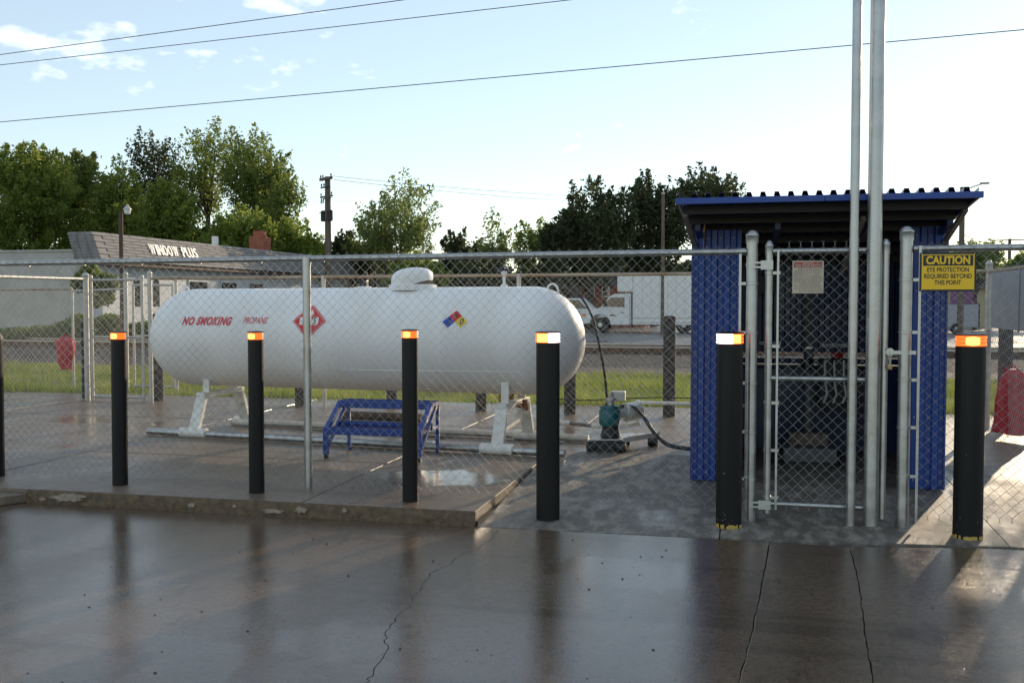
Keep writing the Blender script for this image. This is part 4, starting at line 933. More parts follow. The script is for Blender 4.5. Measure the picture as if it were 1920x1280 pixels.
# ------------------------------------------------------------------ trees
def tree(name, px, top_py, hw_px, bot_py, dist, mkey, n_clump=260, per=38, leaf=.17, spread=.55, trunk=.2, label='', gap=.0, nlobes=9, seed=0, group='trees beyond the railway', lean=0, gz=-.12, spiky=.0, zcut=0):
    rg = np.random.default_rng(1000+seed); c = V(px, dist); sc = dist/F
    ztop = H+(565-top_py)*sc; zbot = H+(565-bot_py)*sc; hw = hw_px*sc; hh = (ztop-zbot)/2; zc = (ztop+zbot)/2
    o = thing(name, (c.x, c.y, gz), label, 'tree', group)
    # lobes
    lob = []
    for k in range(nlobes):
        a = 2*math.pi*k/nlobes+rg.uniform(-.3, .3); el = rg.uniform(-.6, 1.0); rr = rg.uniform(.45, .62)
        lob.append((hw*rr*math.cos(a)*math.cos(el), hw*rr*math.sin(a)*math.cos(el), hh*.62*math.sin(el), rg.uniform(.34, .46)))
    lob.append((0, 0, hh*.52, .46)); lob.append((rg.uniform(-.2, .2)*hw, 0, hh*.1, .5))
    if hh > hw*1.1: lob.append((hw*.1, 0, -hh*.45, .5)); lob.append((-hw*.25, 0, -hh*.6, .4))
    cl = []
    while len(cl) < n_clump:
        L = lob[rg.integers(len(lob))]; v = rg.normal(size=3); v /= np.linalg.norm(v); v *= rg.uniform(.55, 1.0)
        p = np.array([L[0]+v[0]*hw*L[3], L[1]+v[1]*hw*L[3], L[2]+v[2]*hh*L[3]])
        if gap and math.sin(p[0]*1.7/hw*4+seed)*math.sin(p[2]*3.1/hh*2+seed*2) > 1-gap: continue
        cl.append(p)
    cl = np.array(cl); cl[:, 2] = np.minimum(cl[:, 2], hh*.98)
    C = np.repeat(cl, per, 0); out = cl/np.maximum(np.linalg.norm(cl, axis=1, keepdims=True), .01); out[:, 2] = np.abs(out[:, 2])*.6+.5*(1+spiky)
    s_al = rg.uniform(-.2, 1.1, (len(C), 1))*spread*(1+spiky); lat = rg.normal(0, 1, (len(C), 3))*spread*.42*(1.25-np.clip(s_al/spread/(1+spiky), 0, 1))
    Pp = C+np.repeat(out, per, 0)*s_al+lat
    Pp[:, 2] += zc; Pp[:, 0] += c.x+lean*(Pp[:, 2]-zc)/max(hh, .1); Pp[:, 1] += c.y
    Pp = Pp[Pp[:, 2] > max(gz+.1, zcut+.0*gz)]
    # pixel-sized leaf blades
    n = len(Pp); d1 = rg.normal(size=(n, 3)); d1 /= np.linalg.norm(d1, axis=1, keepdims=True); d2 = np.cross(d1, rg.normal(size=(n, 3))); d2 /= np.linalg.norm(d2, axis=1, keepdims=True)
    sz = leaf*rg.uniform(.6, 1.3, (n, 1))
    q = np.stack([Pp-d1*sz, Pp+d2*sz*.55, Pp+d1*sz, Pp-d2*sz*.55], 1).reshape(-1, 3)
    cr_ = raw_mesh('crown', q, np.arange(len(q)).reshape(-1, 4), M[mkey], o, o['_base']); 
    # limbs
    b = MB(); base = Vector((c.x+lean*-.9, c.y, gz-.1)); fork = Vector((c.x-lean*.3, c.y, max(zbot+hh*.25, gz+1)))
    b.path([base, base.lerp(fork, .5)+Vector((rg.uniform(-.1, .1), 0, 0)), fork], [trunk*1.25, trunk, trunk*.8], 8)
    o2 = b.build('trunk', M['bark'], o, smooth=True)
    lb = MB()
    for L in lob:
        e = Vector((c.x+L[0]+lean*L[2]/max(hh, .1), c.y+L[1], zc+L[2])); m1 = fork.lerp(e, .5)+Vector((rg.uniform(-.3, .3), rg.uniform(-.3, .3), -.15*hh*.3)); lb.path([fork-Vector((0, 0, .2)), m1, e], [trunk*.55, trunk*.33, trunk*.14], 6)
        idx = rg.choice(len(cl), min(len(cl), max(6, n_clump//len(lob)//3)), replace=False)
        for i in idx:
            p = Vector((c.x+cl[i][0]+lean*cl[i][2]/max(hh, .1), c.y+cl[i][1], zc+cl[i][2]))
            if (p-e).length < hw*.7: lb.path([m1.lerp(e, .6), (m1.lerp(e, .6)).lerp(p, .6)+Vector((0, 0, -.1)), p], [trunk*.14, trunk*.09, trunk*.04], 4, False)
    lb.build('limbs', M['bark'], o, smooth=True)
    return o
TREES = [
 # px, top, hw, bottom, dist, mat, clumps, per, leaf, spread, trunk, label, extras
 (45, 268, 120, 560, 58, 'leaf_bright', 420, 44, .17, .55, .22, 'dense green tree filling the far left edge', dict(spiky=.3)),
 (165, 292, 85, 560, 64, 'leaf_mid', 300, 42, .17, .55, .2, 'round green tree behind the white parapet wall', {}),
 (232, 318, 62, 560, 60, 'leaf_bright', 230, 38, .17, .6, .2, 'green tree directly behind the mansard roof corner', dict(spiky=.3)),
 (293, 262, 46, 480, 66, 'leaf_dark', 105, 28, .15, .6, .16, 'narrow twiggy tree top rising left of the tallest tree', dict(gap=.4, spiky=.8)),
 (318, 345, 60, 580, 58, 'leaf_bright', 230, 38, .17, .55, .18, 'green tree in front of the airy trees, above the shop name', {}),
 (392, 238, 62, 430, 66, 'leaf_mid', 125, 26, .145, .55, .19, 'tallest airy tree with a bare trunk showing sky', dict(gap=.5, spiky=.5, nlobes=11)),
 (482, 258, 68, 445, 64, 'leaf_mid', 190, 34, .15, .55, .18, 'broad airy tree right of the tallest tree', dict(gap=.25, spiky=.4, nlobes=11)),
 (535, 345, 45, 470, 62, 'leaf_mid', 95, 26, .15, .5, .12, 'drooping right branches tree left of the big utility pole', dict(gap=.4)),
 (455, 405, 90, 600, 54, 'leaf_bright', 300, 42, .17, .5, .2, 'low dense green tree behind the brick chimney', {}),
 (560, 420, 58, 600, 56, 'leaf_bright', 220, 40, .17, .5, .16, 'low dense green tree left of the big utility pole foot', {}),
 (388, 430, 60, 600, 60, 'leaf_mid', 180, 40, .17, .5, .16, 'low green tree below the bare trunk', {}),
 (648, 440, 34, 580, 60, 'leaf_dark', 110, 34, .16, .45, .12, 'small dark tree just right of the big utility pole', {}),
 (752, 332, 76, 540, 58, 'leaf_pale', 170, 28, .15, .55, .13, 'pale green airy tree standing alone in the middle', dict(gap=.45, nlobes=13, spiky=.3)),
 (700, 440, 55, 560, 60, 'leaf_pale', 90, 26, .15, .5, .1, 'low pale shrub at the foot of the airy middle tree', dict(gap=.3)),
 (868, 446, 42, 560, 66, 'leaf_dark', 150, 38, .17, .5, .14, 'small dark round tree right of the airy middle tree', {}),
 (925, 412, 32, 540, 62, 'leaf_pale', 62, 24, .14, .45, .1, 'small sparse pale tree between two dark ones', dict(gap=.4, spiky=.5)),
 (1002, 424, 38, 540, 66, 'leaf_mid', 80, 26, .15, .5, .1, 'sparse small tree left of the big black tree', dict(gap=.4)),
 (1105, 348, 84, 545, 60, 'leaf_dark', 330, 40, .17, .5, .26, 'large nearly black tree left of the shed', dict(gap=.15)),
 (1040, 425, 30, 515, 60, 'leaf_dark', 75, 36, .16, .4, .1, 'hanging dark bough tree at the left of the black tree', {}),
 (1226, 334, 66, 560, 64, 'leaf_dark', 230, 38, .17, .5, .2, 'dark tree just left of the shed roof', dict(spiky=.4)),
 (1340, 334, 95, 540, 68, 'leaf_dark', 230, 34, .17, .6, .2, 'feathery dark tree above the shed roof', dict(spiky=.5, gap=.2)),
 (1040, 488, 22, 560, 56, 'leaf_dark', 60, 36, .15, .3, .08, 'small dark conifer left of the box truck', {}),
 (1828, 462, 48, 560, 56, 'leaf_pale', 110, 28, .15, .45, .12, 'pale backlit tree right of the shed behind the caution sign', dict(gap=.3)),
 (1925, 478, 40, 560, 62, 'leaf_mid', 110, 30, .16, .45, .12, 'low backlit tree at the right edge', {}),
 (2440, -250, 385, 520, 15.9, 'leaf_mid', 620, 40, .42, .45, .16, 'leafy tree added out of view past the right edge to shade the lot', dict(gap=.0, zcut=3.3, nlobes=13)),  # added out of view; crown cut off below so it shades the near lot
 (780, 492, 60, 600, 50, 'leaf_bright', 170, 38, .16, .4, .14, 'low green bush tree left of the tank dome', {}),
 (905, 492, 75, 600, 56, 'leaf_dark', 200, 38, .16, .4, .14, 'low dark bush tree right of the tank dome', {}),
 (1010, 500, 50, 600, 60, 'leaf_dark', 120, 34, .16, .4, .14, 'low dark bush tree left of the conifer', {}),
]
for i, (px, tp_, hw, bt, dd, mk, nc, per, lf, spd, tr, lab, kw) in enumerate(TREES):
    tree('leafy_tree' if 'conifer' not in lab else 'conifer_tree', px, tp_, hw, bt, dd, mk, int(nc*1.25), int(per*1.7), lf*.70*(dd/62), spd, tr, lab, seed=i, **{**dict(spiky=.25, gap=.12), **kw})
# far tree line closing the horizon
n = 60000; xx = rng.uniform(-150, 170, n); top = 6.2+1.6*np.sin(xx*.11)+1.1*np.sin(xx*.31+2)+.6*np.sin(xx*.9)
c0 = V(960, 120); zz = rng.random(n)**.6*top-.2; yy = c0.y+rng.uniform(-3, 3, n)+xx*-.05
d1 = rng.normal(size=(n, 3)); d1 /= np.linalg.norm(d1, axis=1, keepdims=True); d2 = np.cross(d1, rng.normal(size=(n, 3))); d2 /= np.linalg.norm(d2, axis=1, keepdims=True)
Pp = np.stack([xx-10, yy, zz], 1); s_ = .42
o = raw_mesh('far_tree_line', np.stack([Pp-d1*s_, Pp+d2*s_*.6, Pp+d1*s_, Pp-d2*s_*.6], 1).reshape(-1, 3), np.arange(4*n).reshape(-1, 4), M['leaf_dark']); tag(o, 'distant dark tree line along the horizon', 'tree line', kind='stuff')
# shrub masses near the white building
def shrub(px, py0, py1, hwp, dist, mkey, label, n=5000, leaf=.07):
    c = V(px, dist); sc = dist/F; z1 = H+(565-py0)*sc; z0 = max(-.12, H+(565-py1)*sc); hw = hwp*sc
    o = thing('shrub', (c.x, c.y, z0), label, 'shrub', 'shrubs by the white building'); rg = np.random.default_rng(int(px))
    lobes = rg.uniform(-1, 1, (9, 3)); lobes[:, 0] *= hw*.7; lobes[:, 1] *= hw*.4; lobes[:, 2] = (z0+z1)/2+lobes[:, 2]*(z1-z0)*.28
    k = rg.integers(9, size=n); v = rg.normal(size=(n, 3)); v /= np.linalg.norm(v, axis=1, keepdims=True); v *= rg.uniform(.5, 1.05, (n, 1))
    P = lobes[k]+v*np.array([hw*.42, hw*.4, (z1-z0)*.26]); P[:, 0] += c.x; P[:, 1] += c.y; P = P[P[:, 2] > z0]; n = len(P)
    d1 = rg.normal(size=(n, 3)); d1 /= np.linalg.norm(d1, axis=1, keepdims=True); d2 = np.cross(d1, rg.normal(size=(n, 3))); d2 /= np.linalg.norm(d2, axis=1, keepdims=True)
    raw_mesh('foliage', np.stack([P-d1*leaf, P+d2*leaf*.6, P+d1*leaf, P-d2*leaf*.6], 1).reshape(-1, 3), np.arange(4*n).reshape(-1, 4), M[mkey], o, o['_base'])
    b = MB()
    for j in range(6): b.path([(c.x+(j-2.5)*.05, c.y, z0-.05), tuple(Vector((lobes[j][0]*.5+c.x, c.y+lobes[j][1]*.5, (z0+z1)/2)))], [.03, .01], 5)
    b.build('stems', M['bark'], o)
shrub(178, 492, 575, 42, 31, 'leaf_mid', 'green shrub growing against the white wall under the mansard corner')
shrub(60, 602, 655, 95, 29, 'leaf_mid', 'low dark hedge at the foot of the white wall, far left', 12000)
shrub(165, 592, 655, 65, 29, 'leaf_mid', 'low dark hedge at the foot of the white wall near the lamp pole', 12000)
shrub(260, 600, 655, 70, 28, 'leaf_mid', 'low dark hedge seen through the left gate', 12000)

# ------------------------------------------------------------------ shop building at the left
bd = thing('shop_building', (-19.3, 30, -.12), 'low white shop building with grey shingled mansard roof reading window plus', 'building')
CX, CY = -19.33, 24.43; LEN = 36; ez, tz = 2.99, 4.02
BX0 = CX-20
MB().box(BX0, CY+.9, -.15, CX-.62, CY+LEN, ez+.1).build('wall', M['sidingwhite'], bd)
MB().box(BX0, CY+.6, -.15, CX-1.15, CY+.895, 3.34).build('front_wall', M['whitewall'], bd)
MB().box(BX0, CY+.55, 3.345, CX-1.15, CY+.95, 3.42).build('parapet_cap', M['whitewall'], bd)
MB().box(BX0-2, CY+.4, -.15, BX0+11.6, CY+.59, 3.1).build('stepped_front_wall', M['whitewall'], bd)
slope = .42
MB().add([(CX, CY, ez), (CX, CY+LEN, ez), (CX-slope, CY+LEN, tz), (CX-slope, CY+.12, tz), (CX-1.0, CY+.12, tz), (CX-1.15, CY, ez), (CX-1.15, CY+LEN, ez), (CX-1.0, CY+LEN, tz)],
         [(0,1,2,3), (0,3,4,5), (3,2,7,4), (0,5,6,1), (5,4,7,6), (1,6,7,2)]).build('mansard', M['shingle'], bd)
MB().box(CX-.62, CY+.05, ez-.16, CX-.05, CY+LEN, ez-.003).build('soffit', M['darkwood'], bd)
courses = 9; sh_me = None; nsh = 32
Lx = (LEN)/nsh
for r_ in range(courses):
    for k in range(nsh):
        f0, f1 = r_/courses, (r_+1)/courses+.02
        if sh_me is None:
            b = MB(); h_ = (tz-ez)/courses; dx = slope/courses
            b.add([(.0,0,0),(.0,Lx-.03,0),(-dx,Lx-.03,h_),(-dx,0,h_),(.035,0,0),(.035,Lx-.03,0),(-dx+.008,Lx-.03,h_),(-dx+.008,0,h_)], [(3,2,1,0),(4,5,6,7),(0,1,5,4),(1,2,6,5),(2,3,7,6),(3,0,4,7)])
            ob = b.build('shingle', M['shingle'], bd, base=(0,0,0)); sh_me = ob.data
        else:
            ob = bpy.data.objects.new('shingle', sh_me); COL.objects.link(ob); ob.parent = bd
        y = CY+k*Lx+(Lx/2 if r_ % 2 else 0)
        if k == nsh-1 and r_ % 2: y -= Lx/2+.01
        ob.location = (CX+.004-slope*r_/courses-bd['_base'][0], y-bd['_base'][1], ez+(tz-ez)*r_/courses-bd['_base'][2]+.001*random.random())
        ob.rotation_euler = (random.uniform(-.004, .004), random.uniform(-.02, .02), 0)
for r_ in range(courses):
    for k in range(3):
        f0, f1 = r_/courses, (r_+1)/courses; x0 = CX-.02-slope*f0-.36*k; x1 = x0-.33
        y0, y1 = CY+.12*f0, CY+.12*f1; z0, z1 = ez+(tz-ez)*f0, ez+(tz-ez)*f1
        MB().add([(x0,y0-.03,z0),(x1,y0-.03,z0),(x1,y1-.008,z1),(x0,y1-.008,z1),(x0,y0,z0),(x1,y0,z0),(x1,y1,z1),(x0,y1,z1)], [(0,1,2,3),(7,6,5,4),(0,4,5,1),(1,5,6,2),(2,6,7,3),(3,7,4,0)]).build('shingle', M['shingle'], bd)
def wallx(px, py, s):
    d = ray(px, py); k = (s-CAM.x)/d.x; return CAM+d*k
aa, cc = wallx(286, 468, CX), wallx(376, 474, CX)
yc = (aa.y+cc.y)/2; zc_ = (aa.z+cc.z)/2-.02; wL = cc.y-aa.y
adv = dict(W=1.45, I=.5, N=1.12, D=1.08, O=1.12, P=1.0, L=.86, U=1.08, S=.98); tot = sum(adv.get(q, .75) for q in 'WINDOW PLUS'); xx_ = 0
for q in 'WINDOW PLUS':
    w_ = adv.get(q, .75)/tot*wL
    if q != ' ':
        y0_ = yc-wL/2+xx_+w_/2
        lt_ = text(q, .60, lambda x, y: (CX+.09-slope*((zc_+y)-ez)/(tz-ez), y0_+x, zc_+y), bold=.006, fit=w_*.80)
        k_ = len(lt_.v); lt_.f += [tuple(i+k_ for i in f[::-1]) for f in lt_.f]; lt_.v += [(v[0]-.03, v[1], v[2]) for v in lt_.v]; lt_.mi = [0]*len(lt_.f)
        lt_.build('letter', M['signwhite'], bd)
    xx_ += w_
for i, (p0, p1) in enumerate(((250, 262), (287, 298))):
    a = wallx(p0, 520, CX-.62); c = wallx(p1, 520, CX-.62)
    b = MB(); k = 12; pts = [((a.y+c.y)/2+(c.y-a.y)/2*math.cos(q), 2.15+.28*math.sin(q)) for q in [math.pi*j/k for j in range(k+1)]]+[(a.y, 1.3), (c.y, 1.3)]
    b.sprism(pts, CX-.615, CX-.60, lambda u, v, d: (d, u, v)).build('arched_window', M['glass'], bd)
for i, (p0, p1) in enumerate(((352, 388), (412, 443), (465, 493), (640, 660), (682, 700))):
    a = wallx(p0, 525, CX-.62); c = wallx(p1, 525, CX-.62); y0, y1 = a.y, c.y
    fo_ = MB().box(CX-.618, y0, 1.25, CX-.57, y1, 2.42).build('window', M['sidingwhite'], bd)
    MB().box(CX-.569, y0+.08, 1.32, CX-.555, y1-.08, 2.35).build('pane', M['glass'], fo_, base=bd['_base'])
for k in range(14):
    MB().box(CX-.619, CY+.92, .3+k*.19, CX-.606, CY+LEN, .31+k*.19).build('siding_lap', M['sidingwhite'], bd)
a = wallx(490, 468, CX-1.6); b = MB(); b.box(CX-2.1, a.y-.35, 3.6, CX-1.3, a.y+.45, 4.80)
ch_ = b.build('chimney', M['brick'], bd); MB().box(CX-1.95, a.y-.2, 4.805, CX-1.45, a.y+.3, 5.1).build('chimney_pot', M['brick'], ch_, base=bd['_base'])
for k in range(9):
    MB().box(CX-2.105, a.y-.355, 3.72+k*.12, CX-1.295, a.y+.455, 3.735+k*.12).build('mortar_course', M['darkwood'], ch_, base=bd['_base'])
a = wallx(407, 455, CX-1.2); MB().box(CX-1.4, a.y-.12, 3.9, CX-1.2, a.y+.12, 4.5).build('roof_vent', M['signwhite'], bd)
MB().box(CX-19.9, CY+1, 3.1, CX-1.16, CY+LEN-.01, 3.25).build('flat_roof', M['asphaltroof'], bd)

# ------------------------------------------------------------------ utility poles and wires
def upole(px, top_py, dist, r, label, parts):
    c = V(px, dist); z1 = H+(565-top_py)*dist/F; o = thing('utility_pole', (c.x, c.y, -.12), label, 'utility pole', 'wooden utility poles')
    MB().tube((c.x, c.y, -.2), (c.x, c.y, z1), r*1.15, 14, r*.85).build('pole', M['wood'], o, smooth=True)
    parts(o, c, z1, dist/F); return o
def big(o, c, z, k):
    e = Vector((.80, -.60, 0))
    def arm(dz, l0, l1, w, m='wood', name='crossarm', d=e):
        MB().bar(c+Vector((0, 0, z+dz-H))+d*l0-Vector((0, .18, 0)), c+Vector((0, 0, z+dz-H))+d*l1-Vector((0, .18, 0)), w, w*1.1).build(name, M[m], o)
    arm(-.12, -.62, .55, .13); arm(-.12, -.62, .55, .1, d=e)
    arm(-.55, -.55, .35, .07, 'blackrough'); arm(-1.05, -.6, .62, .08); arm(-1.15, -.3, .5, .05)
    for dz, l in ((-.05, -.58), (-.05, -.35), (-.05, .5), (-.5, -.5), (-.5, -.25), (-.5, .3), (-1.0, -.55), (-1.0, .55)):
        p = c+e*l+Vector((0, -.18, z+dz-H)); MB().lathe([(.015, 0), (.02, .04), (.045, .05), (.045, .09), (.03, .11), (.04, .13), (.015, .16)], p, 10).build('insulator', M['blackrough'], o, smooth=True)
    for l in (-.55, -.35): p = c+e*l+Vector((0, -.2, z-1.38-H)); MB().tube(p, p+Vector((.03, 0, .26)), .035, 8).build('hanging_fuse', M['blackrough'], o)
    for sx in (-.36, .28):
        p = c+e*sx+Vector((0, -.1, z-2.32-H)); MB().lathe([(.13, 0), (.155, .02), (.155, .48), (.16, .5), (.13, .55), (.03, .58)], p, 18).build('transformer', M['blackrough'], o, smooth=True)
    arm(-1.85, -.75, .35, .03, 'blackrough', 'bracket'); arm(-2.25, -.35, .3, .03, 'blackrough', 'bracket')
big_pole = upole(616, 333, 52, .17, 'tall wooden utility pole with transformers and stacked crossarms', big)
def tee(w):
    def f(o, c, z, k): MB().bar((c.x-w, c.y-.1, z-.15), (c.x+w, c.y-.1, z-.1), .1, .1).build('crossarm', M['wood'], o)
    return f
upole(723, 397, 60, .11, 'thin wooden pole with one crossarm in front of the pale airy tree', tee(.85))
upole(1242, 365, 48, .08, 'thin bare pole rising in front of the dark trees left of the shed', lambda *a: MB().lathe([(.09, 0), (.09, .05)], (a[1].x, a[1].y, a[2]), 8).build('pole_top', M['galv_old'], a[0]))
def rarm(o, c, z, k):
    MB().bar((c.x, c.y, z-.15), (c.x+.85, c.y-.2, z+.12), .06, .06).build('lamp_arm', M['galv_old'], o)
    MB().box(c.x+.7, c.y-.3, z+.08, c.x+1.1, c.y-.1, z+.18).build('lamp_head', M['galv_old'], o, bevel=.03)
upole(1801, 352, 46, .13, 'wooden pole with a lamp arm just right of the shed roof', rarm)
upole(1891, 448, 90, .16, 'distant pole with a wide crossarm at the right edge', tee(1.6))
c = V(229, 25); lp = thing('street_lamp', (c.x, c.y, -.12), 'old brown lamp pole with a small glass lantern before the mansard roof', 'street lamp')
z1 = H+(565-398)*25/F; MB().tube((c.x, c.y, -.2), (c.x, c.y, z1), .062, 14, .052).build('pole', M['darkwood'], lp, smooth=True)
MB().path([(c.x, c.y, z1-.1), (c.x+.03, c.y, z1+.06), (c.x+.12, c.y, z1+.14), (c.x+.19, c.y, z1+.13)], .018, 8).build('arm', M['darkwood'], lp, smooth=True)
MB().lathe([(.02, .18), (.05, .12), (.10, .07), (.105, .05), (.03, .05)], (c.x+.19, c.y, z1-.0), 16).build('lamp_hood', M['galv_old'], lp, smooth=True)
MB().lathe([(.02, -.08), (.06, -.06), (.085, 0), (.08, .048)], (c.x+.19, c.y, z1-.0), 16).build('lamp_glass', M['signwhite'], lp, smooth=True)
def wire(px0, py0, d0, px1, py1, d1, sag, r, label):
    a, c = V(px0, d0, py0), V(px1, d1, py1); k = 24
    o = MB().path([a.lerp(c, i/k)-Vector((0, 0, sag*4*(i/k)*(1-i/k))) for i in range(k+1)], r, 5).build('overhead_wire', M['ink']); tag(o, label, 'overhead wire', 'overhead wires')
wire(-900, 224, 44, 2900, -292, 20, .02, .0125, 'topmost dark overhead wire leaving the frame at the top')
wire(-900, 224, 46, 2900, -210, 22, .02, .0125, 'middle overhead wire reaching the top of the photo near the centre')
wire(-900, 309, 40, 2900, -33, 22, .02, .0125, 'lowest overhead wire crossing the whole sky')
wire(622, 330, 52, 1400, 372, 90, .5, .011, 'faint upper wire running from the big utility pole'); wire(626, 337, 52, 1400, 384, 90, .5, .011, 'faint lower wire running from the big utility pole')
wire(1803, 438, 46, 1891, 455, 90, .3, .02, 'short slack wire leaving the pole right of the shed')

# ------------------------------------------------------------------ vehicles and houses across the road
def wheel(parent, x, y, z, r, name='wheel'):
    w = MB().lathe([(r*.6, -.13), (r*.93, -.13), (r, -.09), (r, .09), (r*.93, .13), (r*.6, .13)], (x, y, z), 28, (0, 1, 0)).build(name, M['tyre'], parent, smooth=True)
    MB().lathe([(r*.2, -.15), (r*.3, -.145), (r*.35, -.10), (r*.55, -.11), (r*.6, -.135), (r*.6, .0)], (x, y, z), 20, (0, 1, 0)).build('rim', M['rim'], w, smooth=True, base=parent['_base'])
tx = thing('box_truck', (-1.5, 45.2, -.115), 'white box truck parked across the road facing left', 'truck')
y0 = 44.0; zg = -.115
fx, rx_ = -4.05, .22
P = lambda x, z: (x, z)
W2 = y0+2.0
cab = [(-4.95, .45), (-4.98, .95), (-4.85, 1.08), (-4.05, 1.28), (-3.55, 1.86), (-3.3, 1.98), (-2.45, 2.0), (-2.45, .38), (-3.5, .38), (-3.55, .62), (-3.75, .86), (-4.05, .92), (-4.35, .86), (-4.55, .6), (-4.6, .45)]
MB().sprism(cab[::-1], y0, W2, lambda u, v, d: (u, d, v+zg+.02)).build('cab', M['carpaint'], tx, bevel=.03)
MB().sprism([(-3.93, 1.34), (-3.50, 1.80), (-2.78, 1.80), (-2.78, 1.30)][::-1], y0-.012, y0-.003, lambda u, v, d: (u, d, v+zg+.02)).build('side_window', M['glass'], tx)
MB().add([(-4.04, y0+.15, 1.30+zg), (-4.04, W2-.15, 1.30+zg), (-3.58, W2-.2, 1.86+zg), (-3.58, y0+.2, 1.86+zg)], [(0,1,2,3)]).build('windscreen', M['glass'], tx)
MB().box(-2.52, y0-.008, .40+zg, -2.50, y0-.002, 1.95+zg).build('door_seam', M['ink'], tx); MB().box(-2.95, y0-.03, 1.02+zg, -2.83, y0-.004, 1.06+zg).build('door_handle', M['ink'], tx)
MB().box(-2.36, y0-.06, .42+zg, 2.9, W2+.1, 3.02+zg).build('cargo_box', M['truckbox'], tx, bevel=.02)
MB().box(-3.15, y0-.06, 2.12+zg, -2.37, W2+.1, 3.02+zg).build('cab_overhang', M['truckbox'], tx, bevel=.02)
for z in (2.96, .52, .74): MB().box(-2.36, y0-.075, z+zg, 2.9, y0-.062, z+zg+.045).build('trim_rail', M['galv_old'], tx)
for k in range(12): MB().box(-2.30+k*.43, y0-.066, .80+zg, -2.285+k*.43, y0-.0605, 2.94+zg).build('panel_seam', M['galv_old'], tx)
MB().box(-4.4, y0+.2, .38+zg, 2.8, W2-.2, .5+zg).build('chassis', M['ink'], tx)
for x, y in ((fx, y0+.15), (rx_, y0+.12), (fx, W2-.15), (rx_, W2-.12)): wheel(tx, x, y, .39+zg, .39)
MB().box(-5.0, y0+.02, .86+zg, -4.93, y0+.30, 1.06+zg).build('headlight', M['signwhite'], tx); MB().box(-4.98, y0-.012, .84+zg, -4.80, y0-.002, .98+zg).build('marker_light', M['orange'], tx)
MB().box(-3.55, y0-.010, .86+zg, -3.25, y0-.004, .94+zg).build('door_emblem', M['rust'], tx)
MB().box(-5.1, y0+.0, .42+zg, -4.96, W2, .62+zg).build('bumper', M['galv_old'], tx, bevel=.02)
MB().box(-3.85, y0-.28, 1.35+zg, -3.72, y0-.10, 1.70+zg).build('mirror', M['ink'], tx, bevel=.01); MB().tube((-3.8, y0-.12, 1.5+zg), (-3.7, y0, 1.5+zg), .015, 6).build('mirror_arm', M['ink'], tx)
vn = thing('white_van', (-6.3, 46.6, -.115), 'white pickup behind the right end of the tank, nose hidden by the box truck', 'pickup')
yv = 47.6; van = [(-9.4, .5), (-9.4, 1.15), (-7.2, 1.18), (-6.95, 1.72), (-6.6, 1.80), (-5.7, 1.80), (-5.05, 1.22), (-3.9, 1.10), (-3.7, .5)]
MB().sprism(van[::-1], yv, yv+1.8, lambda u, v, d: (u, d, v+zg)).build('body', M['carpaint'], vn, bevel=.03)
MB().sprism([(-6.9, 1.22), (-6.75, 1.68), (-5.78, 1.70), (-5.28, 1.22)][::-1], yv-.01, yv-.003, lambda u, v, d: (u, d, v+zg)).build('side_window', M['glass'], vn)
for x in (-8.4, -4.7): wheel(vn, x, yv+.12, .36+zg, .36)
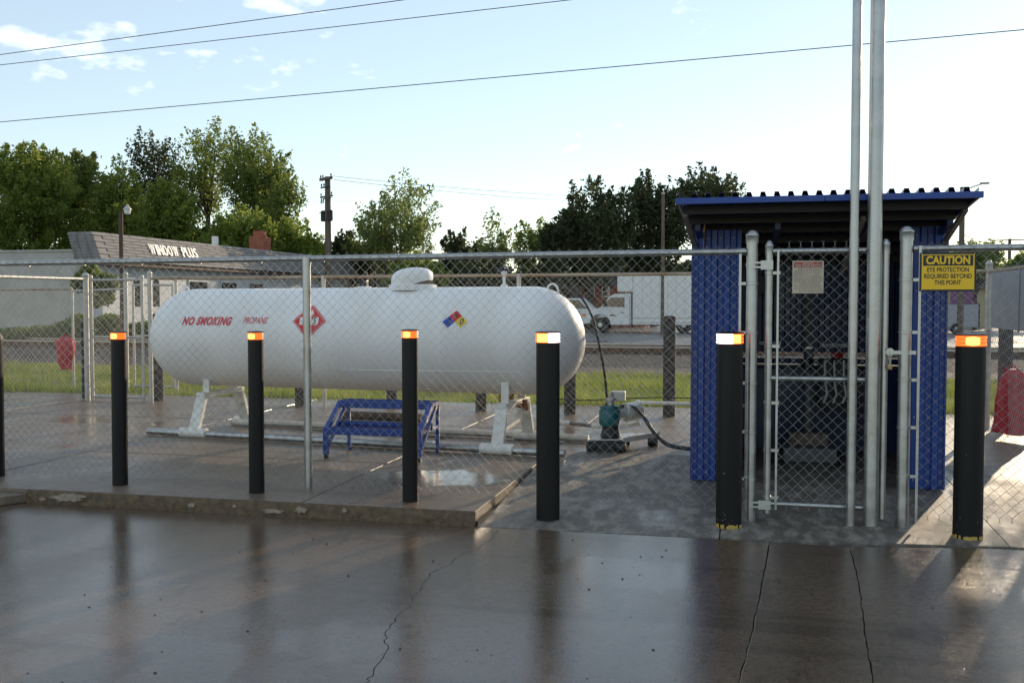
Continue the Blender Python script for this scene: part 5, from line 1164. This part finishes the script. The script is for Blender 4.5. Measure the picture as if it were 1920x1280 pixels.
# long dark roofed building and the brick house
def house(name, x0, x1, y0, y1, h, rh, wm, label, wins, gable='x'):
    o = thing(name, ((x0+x1)/2, y0, -.12), label, 'house', 'houses across the road')
    MB().box(x0, y0, -.15, x1, y1, h).build('wall', M[wm], o)
    if gable == 'x': MB().sprism([(y0-.4, h+.002), (y1+.4, h+.002), ((y0+y1)/2, h+rh)], x0-.3, x1+.3, lambda u, v, d: (d, u, v)).build('roof', M['asphaltroof'], o)
    else:
        MB().sprism([(x0-.4, h+.002), (x1+.4, h+.002), ((x0+x1)/2, h+rh)], y0-.3, y1+.3, lambda u, v, d: (u, d, v)).build('roof', M['asphaltroof'], o)
        MB().sprism([(x0, h), (x1, h), ((x0+x1)/2, h+rh-.25)], y0-.33, y0-.305, lambda u, v, d: (u, d, v)).build('gable_wall', M[wm], o)
    for (a, b_, c_, d_) in wins:
        w = MB().box(a, y0-.03, c_, b_, y0-.003, d_).build('window', M['signwhite'], o); MB().box(a+.07, y0-.04, c_+.08, b_-.07, y0-.031, (c_+d_)/2-.03).build('pane', M['glass'], w, base=o['_base']); MB().box(a+.07, y0-.04, (c_+d_)/2+.03, b_-.07, y0-.031, d_-.08).build('pane', M['glass'], w, base=o['_base'])
    return o
ho = V(830, 62); h2 = V(1075, 62)
house('long_dark_building', ho.x, h2.x, ho.y+1, ho.y+9, 1.9, 1.5, 'darkwood', 'long low building with dark brown roof behind the tank', [(ho.x+1+k*2.6, ho.x+2.2+k*2.6, .8, 1.7) for k in range(3)])
a, c = V(1092, 64), V(1215, 64)
house('brick_house', a.x, c.x, 55.5, 63, 2.5, 1.4, 'brick', 'red brick house with white framed windows behind the box truck', [(a.x+.45, a.x+.95, 1.75, 2.48), (a.x+1.4, a.x+1.9, 1.75, 2.48), (a.x+2.9, a.x+3.8, 1.3, 2.4)])
a, c = V(640, 66), V(735, 66); house('grey_house', a.x, c.x, a.y, a.y+8, 2.2, 1.6, 'sidingwhite', 'pale house with dark roof just past the end of the shop building', [(a.x+.6, a.x+1.6, .9, 1.9)])
a, c = V(1770, 62), V(1860, 62); house('tan_house', a.x, c.x, a.y, a.y+6, 2.3, .9, 'tanwall', 'tan wall building seen right of the shed behind the pale trailer', [])
a, c = V(1745, 50, 612), V(1831, 50, 570)
tr_ = thing('box_trailer', ((a.x+c.x)/2, a.y, -.12), 'pale grey box trailer on the grass right of the shed', 'trailer')
MB().box(a.x, a.y, .20, c.x, a.y+2, 1.36).build('trailer_body', M['greysign'], tr_, bevel=.02); MB().box(a.x-.02, a.y-.01, 1.365, c.x+.02, a.y+2, 1.42).build('roof_trim', M['purple'], tr_)
MB().box(c.x+.003, a.y-.01, .2, c.x+.05, a.y+2, 1.36).build('rear_door', M['ink'], tr_)
for x in (a.x+.5, a.x+1.2): wheel(tr_, x, a.y+.1, .14, .26)
tag(MB().box(V(1780, 54).x, 50.8, 1.4, V(1820, 54).x, 51, 2.1).build('purple_panel', M['purple']), 'dark purple panel standing above the grey trailer', 'panel')
